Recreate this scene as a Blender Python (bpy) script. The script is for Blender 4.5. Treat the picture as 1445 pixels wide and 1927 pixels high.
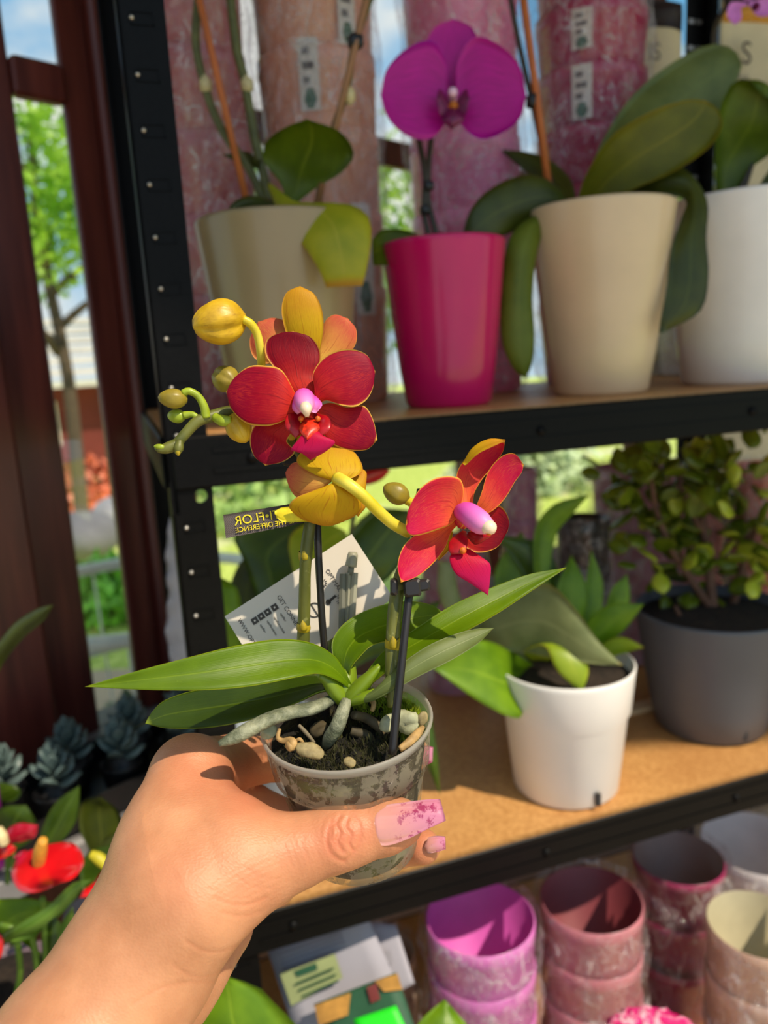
import bpy, math, random
import numpy as np
from mathutils import Vector, Matrix

for o in list(bpy.data.objects):
    bpy.data.objects.remove(o)
scene = bpy.context.scene
col = scene.collection
random.seed(7)
RNG = np.random.default_rng(11)

# ------------------------------------------------------------------ camera
W, H, F = 1445.0, 1927.0, 1450.0
CX, CY = W / 2, H / 2
CAM = np.array([0.0, 0.0, 1.45])
_vd = np.array([(1114 - CX) / F, -(8090 - CY) / F, 1.0]); _vd /= np.linalg.norm(_vd)
_up = -_vd
_Y = np.array([0, 0, 1.0]) - _up * _up[2]; _Y /= np.linalg.norm(_Y)
_X = -np.cross(_Y, _up)
M = np.array([_X, _Y, _up])            # camera (right, up, forward) -> world
cam_data = bpy.data.cameras.new('camera')
cam = bpy.data.objects.new('camera', cam_data); col.objects.link(cam)
cam_data.sensor_fit = 'HORIZONTAL'; cam_data.sensor_width = 36.0
cam_data.lens = 36.0 * F / W
cam_data.clip_start = 0.01; cam_data.clip_end = 200
mw = Matrix.Identity(4)
for r in range(3):
    mw[r][0] = M[r, 0]; mw[r][1] = M[r, 1]; mw[r][2] = -M[r, 2]; mw[r][3] = CAM[r]
cam.matrix_world = mw
cam_data.dof.use_dof = True
cam_data.dof.focus_distance = 0.264
cam_data.dof.aperture_fstop = 13.0
scene.camera = cam

# ------------------------------------------------------------------ look, sky and sun
scene.view_settings.view_transform = 'Standard'
scene.view_settings.look = 'None'
scene.view_settings.gamma = 1.0
scene.view_settings.use_curve_mapping = False
scene.view_settings.exposure = 0.0

SKY = 1.0
world = bpy.data.worlds.new('sky'); scene.world = world
world.use_nodes = True
nt = world.node_tree; nt.nodes.clear()
wo = nt.nodes.new('ShaderNodeOutputWorld')
bg = nt.nodes.new('ShaderNodeBackground'); bg.inputs['Strength'].default_value = SKY
tc = nt.nodes.new('ShaderNodeTexCoord')
sep = nt.nodes.new('ShaderNodeSeparateXYZ'); nt.links.new(tc.outputs['Generated'], sep.inputs[0])
rp = nt.nodes.new('ShaderNodeValToRGB'); nt.links.new(sep.outputs['Z'], rp.inputs[0])
rp.color_ramp.elements[0].position = 0.0; rp.color_ramp.elements[0].color = (0.50, 0.72, 0.92, 1)
rp.color_ramp.elements[1].position = 0.4; rp.color_ramp.elements[1].color = (0.13, 0.46, 0.82, 1)
mp = nt.nodes.new('ShaderNodeMapping'); mp.inputs['Scale'].default_value = (2.2, 2.2, 5.0)
nt.links.new(tc.outputs['Generated'], mp.inputs[0])
nz = nt.nodes.new('ShaderNodeTexNoise'); nz.inputs['Scale'].default_value = 1.6; nz.inputs['Detail'].default_value = 6
nt.links.new(mp.outputs[0], nz.inputs['Vector'])
cr = nt.nodes.new('ShaderNodeValToRGB'); nt.links.new(nz.outputs['Fac'], cr.inputs[0])
cr.color_ramp.elements[0].position = 0.44; cr.color_ramp.elements[1].position = 0.60
mx = nt.nodes.new('ShaderNodeMixRGB'); mx.inputs['Color2'].default_value = (1.0, 0.98, 0.94, 1)
nt.links.new(cr.outputs[0], mx.inputs['Fac']); nt.links.new(rp.outputs[0], mx.inputs['Color1'])
nt.links.new(mx.outputs[0], bg.inputs['Color']); nt.links.new(bg.outputs[0], wo.inputs[0])

SUN_FROM = Vector((0.50, -0.42, 0.85))          # direction towards the sun
sun_d = bpy.data.lights.new('sun', 'SUN'); sun_d.energy = 4.9; sun_d.angle = math.radians(0.8)
sun_d.color = (1.0, 0.86, 0.66)
sun = bpy.data.objects.new('sun', sun_d); col.objects.link(sun)
sun.location = (3, -3, 5)
sun.rotation_euler = SUN_FROM.to_track_quat('Z', 'Y').to_euler()

# ------------------------------------------------------------------ geometry helpers
def ray(px, py):
    return M @ np.array([(px - CX) / F, -(py - CY) / F, 1.0])
def P(px, py, d):
    """pixel direction + a distance along the view axis -> world point"""
    return CAM + ray(px, py) * d
def PX(pts, d=None):
    return np.array([P(p[0], p[1], p[2] if len(p) > 2 else d) for p in pts])
def proj(p):
    c = M.T @ (np.asarray(p) - CAM)
    return c[0] / c[2] * F + CX, CY - c[1] / c[2] * F, c[2]
def on_z(px, py, z):
    r = ray(px, py); return CAM + r * ((z - CAM[2]) / r[2])
def on_plane(px, py, p0, n):
    r = ray(px, py); return CAM + r * (np.dot(p0 - CAM, n) / np.dot(r, n))

def curve(pts, n):
    """smooth curve through the points, n samples evenly spread along it"""
    pts = np.asarray(pts, float)
    if len(pts) == 2:
        t = np.linspace(0, 1, n)[:, None]; return pts[0] * (1 - t) + pts[1] * t
    seg = np.linalg.norm(np.diff(pts[:, :3], axis=0), axis=1) + 1e-9
    T = np.concatenate([[0], np.cumsum(seg)])
    tan = np.zeros_like(pts)
    tan[1:-1] = (pts[2:] - pts[:-2]) / (T[2:] - T[:-2])[:, None]
    tan[0] = (pts[1] - pts[0]) / seg[0]; tan[-1] = (pts[-1] - pts[-2]) / seg[-1]
    x = np.linspace(0, T[-1], n)
    k = np.clip(np.searchsorted(T, x, 'right') - 1, 0, len(seg) - 1)
    h = seg[k][:, None]; u = ((x - T[k]) / seg[k])[:, None]
    h00 = 2 * u**3 - 3 * u**2 + 1; h10 = u**3 - 2 * u**2 + u
    h01 = -2 * u**3 + 3 * u**2; h11 = u**3 - u**2
    return h00 * pts[k] + h10 * h * tan[k] + h01 * pts[k + 1] + h11 * h * tan[k + 1]

class Geo:
    """collects vertices, faces, uvs and material slots of ONE mesh"""
    def __init__(s): s.V = []; s.F = []; s.UV = []; s.MI = []; s.n = 0
    def add(s, V, F_, UV=None, mi=0):
        V = np.asarray(V, float); b = s.n
        s.V.append(V); s.n += len(V)
        s.F += [tuple(int(i) + b for i in f) for f in F_]
        s.UV.append(np.asarray(UV, float) if UV is not None else np.zeros((len(V), 2)))
        s.MI += list(mi) if hasattr(mi, '__len__') else [mi] * len(F_)
        return s
    def loft(s, A, B, nu=22, nv=9, bulge=0.0, fold=0.0, th=0.0006, wave=0.0, waves=3.0, mi=(0, 1), curl=0.0, flip=False):
        a = curve(A, nu); b = curve(B, nu)
        c = (a + b) / 2; h = (b - a) / 2
        tu = np.gradient(c, axis=0)
        tu[-1] = tu[-2]
        Nn = np.cross(tu, h); L = np.linalg.norm(Nn, axis=1, keepdims=True)
        Nn = Nn / np.maximum(L, 1e-12)
        for i in range(1, nu):
            if L[i, 0] < 1e-9: Nn[i] = Nn[i - 1]
        if L[0, 0] < 1e-9: Nn[0] = Nn[1]
        mid = nu // 2
        sgn = np.sign(np.dot(Nn[mid], CAM - c[mid])) or 1.0
        if flip: sgn = -sgn
        Nn = Nn * sgn
        k = np.ones(5) / 5
        pad = np.pad(Nn, ((2, 2), (0, 0)), mode='edge')
        Nn = np.stack([np.convolve(pad[:, j], k, 'valid') for j in range(3)], 1)
        Nn /= np.linalg.norm(Nn, axis=1, keepdims=True)
        u = np.linspace(0, 1, nu); v = np.linspace(-1, 1, nv)
        su = np.sin(np.pi * np.clip(u * 0.92 + 0.06, 0, 1)) ** 0.6
        U, Vv = np.meshgrid(u, v, indexing='ij')
        off = (bulge * (1 - Vv**2) + fold * np.abs(Vv) + curl * Vv**2 * Vv) * su[:, None]
        off = off + wave * np.sin(U * waves * 2 * np.pi + Vv * 1.3) * np.abs(Vv)**1.5 * su[:, None]
        base = c[:, None, :] + Vv[..., None] * h[:, None, :] + off[..., None] * Nn[:, None, :]
        t = th / 2 * (1 - 0.75 * np.abs(Vv)**6)[..., None]
        top = (base + Nn[:, None, :] * t).reshape(-1, 3); bot = (base - Nn[:, None, :] * t).reshape(-1, 3)
        uv = np.stack([U, Vv * .5 + .5], -1).reshape(-1, 2)
        n = nu * nv; fs = []; ms = []
        cr_ = np.dot(np.cross(tu[mid], h[mid]), Nn[mid]) > 0
        for i in range(nu - 1):
            for j in range(nv - 1):
                q = (i * nv + j, (i + 1) * nv + j, (i + 1) * nv + j + 1, i * nv + j + 1)
                if not cr_: q = q[::-1]
                fs.append(q); ms.append(mi[0])
                fs.append(tuple(x + n for x in q[::-1])); ms.append(mi[1])
        def side(p, q):
            f = (p, q, q + n, p + n)
            fs.append(f); ms.append(mi[0])
        for i in range(nu - 1):
            side((i + 1) * nv, i * nv); side(i * nv + nv - 1, (i + 1) * nv + nv - 1)
        for j in range(nv - 1):
            side(j, j + 1); side((nu - 1) * nv + j + 1, (nu - 1) * nv + j)
        s.add(np.concatenate([top, bot]), fs, np.concatenate([uv, uv]), ms)
        return s
    def tube(s, pts, r, n=None, seg=12, mi=0, cap=True, flat=1.0):
        pts = np.asarray(pts, float)
        r = np.asarray(r if hasattr(r, '__len__') else [r] * len(pts), float)
        if n is None: n = max(2, len(pts) * 5 if len(pts) > 2 else 2)
        pr = curve(np.concatenate([pts, r[:, None]], 1), n)
        c = pr[:, :3]; rr = np.maximum(pr[:, 3], 1e-6)
        t = np.gradient(c, axis=0); t /= np.linalg.norm(t, axis=1, keepdims=True)
        a = np.array([0, 0, 1.0]) if abs(t[0, 2]) < 0.9 else np.array([1.0, 0, 0])
        nrm = []
        x = np.cross(t[0], a); x /= np.linalg.norm(x)
        for i in range(n):
            x = x - t[i] * np.dot(x, t[i]); x /= np.linalg.norm(x); nrm.append(x.copy())
        nrm = np.array(nrm); bn = np.cross(t, nrm)
        th = np.linspace(0, 2 * np.pi, seg, endpoint=False)
        V = c[:, None] + rr[:, None, None] * (np.cos(th)[None, :, None] * nrm[:, None] + flat * np.sin(th)[None, :, None] * bn[:, None])
        uv = np.stack(np.meshgrid(np.linspace(0, 1, n), np.linspace(0, 1, seg), indexing='ij'), -1).reshape(-1, 2)
        fs = [(i * seg + j, i * seg + (j + 1) % seg, (i + 1) * seg + (j + 1) % seg, (i + 1) * seg + j)
              for i in range(n - 1) for j in range(seg)]
        if cap:
            fs.append(tuple(range(seg))[::-1]); fs.append(tuple((n - 1) * seg + j for j in range(seg)))
        s.add(V.reshape(-1, 3), fs, uv, mi); return s
    def lathe(s, prof, at=(0, 0, 0), axis=(0, 0, 1), seg=48, mi=0, ripple=None):
        prof = np.asarray(prof, float); at = np.asarray(at, float)
        ax = np.asarray(axis, float); ax = ax / np.linalg.norm(ax)
        a = np.array([1.0, 0, 0]) if abs(ax[0]) < 0.9 else np.array([0, 1.0, 0])
        x = np.cross(a, ax); x /= np.linalg.norm(x); y = np.cross(ax, x)
        th = np.linspace(0, 2 * np.pi, seg, endpoint=False)
        n = len(prof)
        R = np.repeat(prof[:, 0][:, None], seg, 1)
        if ripple is not None: R = R * ripple(prof[:, 1][:, None], th[None, :])
        V = at + R[..., None] * (np.cos(th)[None, :, None] * x + np.sin(th)[None, :, None] * y) + prof[:, 1][:, None, None] * ax
        uv = np.stack(np.meshgrid(np.linspace(0, 1, n), np.linspace(0, 1, seg), indexing='ij'), -1).reshape(-1, 2)
        fs = [(i * seg + j, i * seg + (j + 1) % seg, (i + 1) * seg + (j + 1) % seg, (i + 1) * seg + j)
              for i in range(n - 1) for j in range(seg)]
        s.add(V.reshape(-1, 3), fs, uv, mi); return s
    def box(s, lo, hi, fr=None, mi=0, bev=0.0):
        """box lo..hi in the frame fr = (origin, ex, ey, ez)"""
        lo = np.array(lo, float); hi = np.array(hi, float)
        if bev > 0:
            pts = []
            for z, k in ((lo[2], bev), (lo[2] + bev, 0), (hi[2] - bev, 0), (hi[2], bev)):
                x0, x1, y0, y1 = lo[0] + k, hi[0] - k, lo[1] + k, hi[1] - k
                b = bev * .8
                pts += [(x0 + b, y0, z), (x1 - b, y0, z), (x1, y0 + b, z), (x1, y1 - b, z), (x1 - b, y1, z), (x0 + b, y1, z), (x0, y1 - b, z), (x0, y0 + b, z)]
            V = np.array(pts)
            fs = [(r * 8 + j, r * 8 + (j + 1) % 8, r * 8 + 8 + (j + 1) % 8, r * 8 + 8 + j) for r in range(3) for j in range(8)]
            fs += [tuple(range(8))[::-1], tuple(range(24, 32))]
        else:
            V = np.array([[(lo, hi)[i][0], (lo, hi)[j][1], (lo, hi)[k][2]] for k in (0, 1) for j in (0, 1) for i in (0, 1)])
            fs = [(0, 2, 3, 1), (4, 5, 7, 6), (0, 1, 5, 4), (2, 6, 7, 3), (0, 4, 6, 2), (1, 3, 7, 5)]
        uv = V[:, :2]
        if fr is not None:
            o, ex, ey, ez = [np.asarray(q, float) for q in fr]
            V = o + V[:, :1] * ex + V[:, 1:2] * ey + V[:, 2:3] * ez
        s.add(V, fs, uv, mi); return s

WL = {}
def build(name, g, mats, parent=None, smooth=True, origin=None, label=None, category=None, group=None, kind=None):
    V = np.concatenate(g.V); uv = np.concatenate(g.UV)
    lo, hi = V.min(0), V.max(0)
    if origin is None:
        origin = np.array([(lo[0] + hi[0]) / 2, (lo[1] + hi[1]) / 2, lo[2]])
    origin = np.asarray(origin, float)
    me = bpy.data.meshes.new(name)
    me.from_pydata((V - origin).tolist(), [], g.F)
    if not isinstance(mats, (list, tuple)): mats = [mats]
    for m in mats: me.materials.append(m)
    me.polygons.foreach_set('material_index', [min(i, len(mats) - 1) for i in g.MI])
    me.polygons.foreach_set('use_smooth', [smooth] * len(g.F))
    ul = me.uv_layers.new(name='UVMap')
    li = np.empty(len(me.loops), np.int32); me.loops.foreach_get('vertex_index', li)
    ul.data.foreach_set('uv', uv[li].ravel())
    me.update(); me.validate()
    o = bpy.data.objects.new(name, me); col.objects.link(o)
    place(o, origin, parent)
    tag(o, label, category, group, kind)
    return o
def place(o, at, parent):
    WL[o.name] = np.asarray(at, float)
    if parent is not None:
        o.parent = parent; o.location = Vector(WL[o.name] - WL[parent.name])
    else:
        o.location = Vector(at)
def tag(o, label=None, category=None, group=None, kind=None):
    if label: o['label'] = label
    if category: o['category'] = category
    if group: o['group'] = group
    if kind: o['kind'] = kind
def thing(name, at, label, category, group=None, kind=None):
    o = bpy.data.objects.new(name, None); col.objects.link(o)
    o.empty_display_size = 0.02
    place(o, at, None); tag(o, label, category, group, kind)
    return o
def sharp(o, deg=35):
    me = o.data
    try:
        me.set_sharp_from_angle(angle=math.radians(deg))
    except Exception:
        pass
    return o

# ------------------------------------------------------------------ materials
def lin(c):
    return tuple(((x / 255) / 12.92 if x / 255 <= 0.04045 else (((x / 255) + 0.055) / 1.055) ** 2.4) for x in c[:3]) + (1.0,)
class NT:
    def __init__(s, name):
        s.m = bpy.data.materials.new(name); s.m.use_nodes = True
        s.t = s.m.node_tree; s.t.nodes.clear()
        s.out = s.t.nodes.new('ShaderNodeOutputMaterial')
    def n(s, kind, **kw):
        x = s.t.nodes.new('ShaderNode' + kind)
        for k, v in kw.items():
            if k in x.inputs: s.set(x.inputs[k], v)
            else: setattr(x, k, v)
        return x
    def set(s, inp, v):
        if isinstance(v, bpy.types.NodeSocket): s.t.links.new(v, inp)
        else: inp.default_value = v
    def math(s, op, a, b=None, clamp=False):
        x = s.t.nodes.new('ShaderNodeMath'); x.operation = op; x.use_clamp = clamp
        s.set(x.inputs[0], a)
        if b is not None: s.set(x.inputs[1], b)
        return x.outputs[0]
    def mix(s, fac, a, b, blend='MIX'):
        x = s.t.nodes.new('ShaderNodeMixRGB'); x.blend_type = blend
        s.set(x.inputs[0], fac); s.set(x.inputs[1], a); s.set(x.inputs[2], b)
        return x.outputs[0]
    def ramp(s, fac, stops):
        x = s.t.nodes.new('ShaderNodeValToRGB'); s.set(x.inputs[0], fac)
        e = x.color_ramp.elements
        while len(e) < len(stops): e.new(0.5)
        for k, (p, c) in enumerate(stops):
            e[k].position = p; e[k].color = c if len(c) == 4 else tuple(c) + (1,)
        return x.outputs[0]
    def step(s, x, a, b):
        r = s.n('MapRange', interpolation_type='SMOOTHSTEP'); s.set(r.inputs[0], x)
        r.inputs[1].default_value = a; r.inputs[2].default_value = b
        return r.outputs[0]
    def uv(s):
        c = s.n('TexCoord'); sp = s.n('SeparateXYZ'); s.t.links.new(c.outputs['UV'], sp.inputs[0])
        return sp.outputs['X'], sp.outputs['Y'], c.outputs['UV']
    def obj(s, scale=(1, 1, 1)):
        c = s.n('TexCoord'); m = s.n('Mapping'); m.inputs['Scale'].default_value = scale
        s.t.links.new(c.outputs['Object'], m.inputs[0]); return m.outputs[0]
    def map(s, vec, scale=(1, 1, 1), loc=(0, 0, 0)):
        m = s.n('Mapping'); m.inputs['Scale'].default_value = scale; m.inputs['Location'].default_value = loc
        s.t.links.new(vec, m.inputs[0]); return m.outputs[0]
    def noise(s, vec, scale, detail=3, rough=0.55, dist=0.0):
        x = s.n('TexNoise', Scale=scale, Detail=float(detail), Roughness=rough, Distortion=dist); s.t.links.new(vec, x.inputs['Vector'])
        return x.outputs['Fac']
    def bump(s, h, strength=0.3, dist=0.001, normal=None):
        b = s.n('Bump', Strength=strength, Distance=dist, Height=h)
        if normal is not None: s.set(b.inputs['Normal'], normal)
        return b.outputs[0]
    def bsdf(s, **kw):
        b = s.n('BsdfPrincipled')
        for k, v in kw.items(): s.set(b.inputs[k.replace('_', ' ')], v)
        return b
    def done(s, shader):
        s.t.links.new(shader.outputs[0] if hasattr(shader, 'outputs') else shader, s.out.inputs['Surface']); return s.m

def plain(name, c, rough=0.5, var=0.12, scale=30.0, metallic=0.0, bump=0.0, bscale=200.0, coat=0.0, spec=0.5, sss=0.0, stretch=(1, 1, 1)):
    t = NT(name); v = t.obj(stretch); f = t.noise(v, scale, 4)
    c0 = lin(c); d = tuple(x * (1 - var * 1.6) for x in c0[:3]) + (1,); l = tuple(min(1, x * (1 + var)) for x in c0[:3]) + (1,)
    kw = dict(Base_Color=t.ramp(f, [(0.3, d), (0.7, l)]), Roughness=rough, Metallic=metallic)
    b = t.bsdf(**kw); b.inputs['Specular IOR Level'].default_value = spec
    if coat: b.inputs['Coat Weight'].default_value = coat; b.inputs['Coat Roughness'].default_value = 0.05
    if sss: b.inputs['Subsurface Weight'].default_value = sss; b.inputs['Subsurface Radius'].default_value = (0.01, 0.006, 0.004); b.inputs['Subsurface Scale'].default_value = 0.5
    if bump: t.set(b.inputs['Normal'], t.bump(t.noise(v, bscale, 4), bump, 0.001))
    return t.done(b)

def leaf_mat(name, c_dark, c_light, rib, rough=0.35, transl=0.35, edge=None, veins=26.0, spec=0.5):
    t = NT(name); u, v, uv = t.uv()
    av = t.math('ABSOLUTE', t.math('SUBTRACT', t.math('MULTIPLY', v, 2.0), 1.0))
    vec = t.map(uv, (3, 30, 1))
    f = t.noise(vec, 2.0, 5)
    g = t.noise(t.obj(), 45.0, 3)
    colr = t.mix(t.step(g, 0.25, 0.75), lin(c_dark), lin(c_light))
    colr = t.mix(t.math('MULTIPLY', t.step(f, 0.4, 0.7), 0.14), colr, lin(rib))
    ribf = t.math('SUBTRACT', 1.0, t.step(av, 0.01, 0.07))
    colr = t.mix(t.math('MULTIPLY', ribf, 0.6), colr, lin(rib))
    if edge: colr = t.mix(t.step(t.math('MAXIMUM', av, u), 0.955, 0.99), colr, lin(edge))
    spk = t.step(t.noise(t.obj(), 900.0, 2), 0.68, 0.75)
    colr = t.mix(t.math('MULTIPLY', spk, 0.35), colr, lin(rib))
    wv = t.math('SINE', t.math('MULTIPLY', v, veins * 6.28))
    hgt = t.math('ADD', t.math('MULTIPLY', wv, 0.05), t.math('MULTIPLY', ribf, -1.2))
    nrm = t.bump(t.math('ADD', hgt, t.math('MULTIPLY', f, .6)), 0.18, 0.0006)
    b = t.bsdf(Base_Color=colr, Roughness=rough, Normal=nrm); b.inputs['Specular IOR Level'].default_value = spec
    tr = t.n('BsdfTranslucent', Color=t.mix(0.6, colr, lin(tuple(min(255, x * 1.5) for x in rib))), Normal=nrm)
    mx_ = t.n('MixShader'); t.set(mx_.inputs[0], transl); t.t.links.new(b.outputs[0], mx_.inputs[1]); t.t.links.new(tr.outputs[0], mx_.inputs[2])
    return t.done(mx_)
# ================================================================== the setting
ZU, ZL, ZB = CAM[2] - 0.048, CAM[2] - 0.44, CAM[2] - 0.83     # shelf tops: upper, lower, bottom

# floor and lawn
m_floor = plain('floor_tiles', (196, 168, 136), 0.6, 0.1, 3.0)
fl = build('floor', Geo().box((-2.6, -2.2, -0.05), (3.2, 3.6, 0.0)), m_floor, smooth=False); tag(fl, kind='structure')

t = NT('lawn_grass'); v = t.obj()
g1 = t.noise(v, 0.9, 5); g2 = t.noise(v, 18.0, 4)
cc = t.mix(t.step(g2, .3, .7), lin((150, 172, 56)), lin((216, 224, 116)))
cc = t.mix(t.step(g1, .52, .66), cc, lin((226, 218, 190)))
m_lawn = t.done(t.bsdf(Base_Color=cc, Roughness=0.9))
lw = build('ground_lawn', Geo().box((-22, -4, -0.12), (22, 40, -0.06)), m_lawn, smooth=False)
tag(lw, 'sunlit lawn outside the shop windows', 'lawn', kind='structure')

# the window wall runs obliquely behind the rack
WP = np.array([-0.315, 0.965, 0.0]); WD = np.array([0.705, 0.709, 0.0]); WD /= np.linalg.norm(WD)
WN = np.array([WD[1], -WD[0], 0.0])                # towards the room
WF = (WP, WD, WN, np.array([0, 0, 1.0]))
def wall_t(px, py):
    q = on_plane(px, py, WP, WN); return float(np.dot(q - WP, WD)), float(q[2])
tL, _ = wall_t(70, 500); tR, _ = wall_t(163, 500)
_, zb0 = wall_t(92, 192); _, zb1 = wall_t(92, 118)
_, zs = wall_t(215, 1362)
t = NT('mahogany_paint'); v = t.obj((1, 1, 0.08)); f = t.noise(v, 60, 4)
m_frame = t.done(t.bsdf(Base_Color=t.ramp(f, [(.3, lin((70, 26, 22))), (.7, lin((108, 50, 40)))]), Roughness=0.38, Normal=t.bump(f, .15, .001)))
t = NT('window_glass')
gl = t.n('BsdfGlossy', Roughness=0.02); tr = t.n('BsdfTransparent', Color=(0.97, 0.99, 0.98, 1))
mx_ = t.n('MixShader'); mx_.inputs[0].default_value = 0.05
t.t.links.new(tr.outputs[0], mx_.inputs[1]); t.t.links.new(gl.outputs[0], mx_.inputs[2])
m_glass = t.done(mx_)
ZT = 3.0
wl = build('wall_window', Geo().box((-1.6, -0.08, 0.0), (3.1, 0.0, zs - 0.03), WF), plain('wall_plaster', (104, 84, 74), .8, .1, 8), smooth=False); tag(wl, kind='structure')
wl2 = build('wall_upper', Geo().box((-1.6, -0.08, 2.6), (3.1, 0.0, ZT), WF), plain('wall_plaster_top', (104, 84, 74), .8, .1, 8), smooth=False); tag(wl2, kind='structure')
mull = [(tR, 0.115)] ; x = tR + 0.115
openings = [(-1.5, tL - .28), (tL, tR)]
k = 0
while x < 2.9:
    openings.append((x, min(x + 0.62, 3.0))); mull.append((x + 0.62, 0.07)); x += 0.69
def win(n, a, b, rail=True):
    w = thing('window_%d' % n, WP + WD * (a + b) / 2 + np.array([0, 0, zs]), None, None, kind='structure')
    g = Geo().box((a, -0.010, zs), (b, -0.006, 2.6), WF); build('pane', g, m_glass, w, smooth=False)
    if rail: build('glazing_bar', Geo().box((a, -0.014, zb0), (b, 0.006, zb1), WF, bev=.004), m_frame, w, smooth=False)
    return w
for i, (a, b) in enumerate(openings): win(i + 1, a, b)
# stiles
st = Geo().box((tL - .28, -0.06, 0.0), (tL - 0.062, 0.035, 2.6), WF, bev=.006)
tag(build('trim_1', st, m_frame, smooth=False), kind='structure')
st = Geo().box((tL - .062, -0.014, zs - .1), (tL, 0.0, 2.6), WF, bev=.004)
tag(build('trim_2', st, m_frame, smooth=False), kind='structure')
st = Geo().box((tR, -0.014, zs), (tR + .036, -0.004, 2.6), WF, bev=.003)
tag(build('trim_3', st, m_frame, smooth=False), kind='structure')
st = Geo().box((tR + .036, -0.06, 0.0), (tR + .074, 0.012, 2.6), WF, bev=.005)
tag(build('trim_4', st, m_frame, smooth=False), kind='structure')
st = Geo().box((tR + .080, -0.06, 0.0), (tR + .115, 0.004, 2.6), WF, bev=.004)
tag(build('trim_5', st, m_frame, smooth=False), kind='structure')
for i, (a, w_) in enumerate(mull[1:]):
    tag(build('trim_%d' % (6 + i), Geo().box((a, -0.06, zs), (a + w_, 0.01, 2.6), WF, bev=.004), m_frame, smooth=False), kind='structure')
sill = build('window_sill', Geo().box((-1.6, -0.06, zs - .03), (tR + .03, 0.21, zs), WF, bev=.004), plain('sill_grey', (120, 118, 120), .5, .1, 20), smooth=False)
tag(sill, kind='structure')
tag(build('shade_ceiling', Geo().box((-2.6, -0.20, ZT), (3.2, 3.6, ZT + .05)), plain('shade_ceiling_paint', (190, 184, 176), .8), smooth=False), kind='structure')  # unseen; front edge shaped to shade the upper shelf
_q = WP + WD * -1.6
tag(build('shade_wall_left', Geo().box((_q[0] - .1, -2.2, 0.0), (_q[0], _q[1] + .05, ZT)), plain('shade_wall_paint', (92, 74, 64), .8), smooth=False), kind='structure')  # added unseen wall that cuts fill light from the left
tag(build('wall_right', Geo().box((2.6, 0.6, 0.0), (2.68, 3.6, ZT)), plain('side_wall_paint', (120, 112, 108), .8), smooth=False), kind='structure')

# ------------------------------------------------------------------ outdoors
def tree(at, h, rx, rz, n, c1, c2, label, group, seed=1, size=.11):
    rg = np.random.default_rng(seed)
    T = thing('garden_tree', at, label, 'tree', group)
    at = np.asarray(at, float)
    g = Geo(); trunk = [at, at + (0.05, 0, h * .35), at + (-.05, .05, h * .62), at + (.05, 0, h * .9)]
    g.tube(trunk, [.07, .055, .04, .015], 14, 8)
    for k in range(9):
        a = rg.uniform(0, 6.28); z0 = h * rg.uniform(.35, .7)
        g.tube([at + (0, 0, z0), at + (math.cos(a) * rx * .4, math.sin(a) * rx * .4, z0 + rz * .35), at + (math.cos(a) * rx * .8, math.sin(a) * rx * .8, z0 + rz * .5)], [.045, .03, .008], 8, 6)
    build('trunk', g, plain('tree_bark_%d' % seed, (92, 76, 60), .9), T)
    # loose leaf clusters
    nc = 46; cl = rg.normal(size=(nc, 3)); cl /= np.linalg.norm(cl, axis=1, keepdims=True)
    cl = cl * rg.uniform(.45, 1.0, (nc, 1)) * np.array([rx, rx, rz]) + np.array([0, 0, h * .68])
    ci = rg.integers(0, nc, n); c = cl[ci] + rg.normal(size=(n, 3)) * np.array([rx, rx, rz]) * .16
    d = rg.normal(size=(n, 3)); d /= np.linalg.norm(d, axis=1, keepdims=True)
    e = np.cross(d, rg.normal(size=(n, 3))); e /= np.linalg.norm(e, axis=1, keepdims=True)
    s = size * rg.uniform(.6, 1.3, (n, 1))
    V = np.stack([c - d * s, c + e * s * .5, c + d * s, c - e * s * .5], 1).reshape(-1, 3) + at
    g = Geo(); g.add(V, [(4 * i, 4 * i + 1, 4 * i + 2, 4 * i + 3) for i in range(n)])
    t = NT('tree_leaves_%d' % seed); f = t.noise(t.obj(), 2.0, 3)
    cc = t.mix(t.step(f, .35, .65), lin(c1), lin(c2))
    b = t.bsdf(Base_Color=cc, Roughness=.4); tr = t.n('BsdfTranslucent', Color=cc)
    mx_ = t.n('MixShader'); mx_.inputs[0].default_value = .5
    t.t.links.new(b.outputs[0], mx_.inputs[1]); t.t.links.new(tr.outputs[0], mx_.inputs[2])
    o = build('crown', g, t.done(mx_), T, smooth=False); o['kind'] = 'stuff'
    return T
def G(px, dist, z=-0.06):
    r = ray(px, 720); r = r / np.linalg.norm(r[:2]); q = CAM + r * dist; return np.array([q[0], q[1], z])
tree(G(118, 7.2), 4.3, 0.85, 0.72, 2600, (110, 166, 30), (190, 226, 80), 'bright green leafy tree seen through the left window pane', 'garden trees', 3, .055)
tree(G(640, 11.0), 4.6, 1.6, 1.8, 3600, (110, 160, 50), (190, 214, 90), 'garden tree behind the rack seen past the pink pots', 'garden trees', 5, .09)
tree(G(1230, 13.0), 4.2, 1.7, 1.7, 3600, (100, 140, 56), (180, 204, 90), 'garden tree behind the rack beyond the jade plant', 'garden trees', 8, .09)

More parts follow.
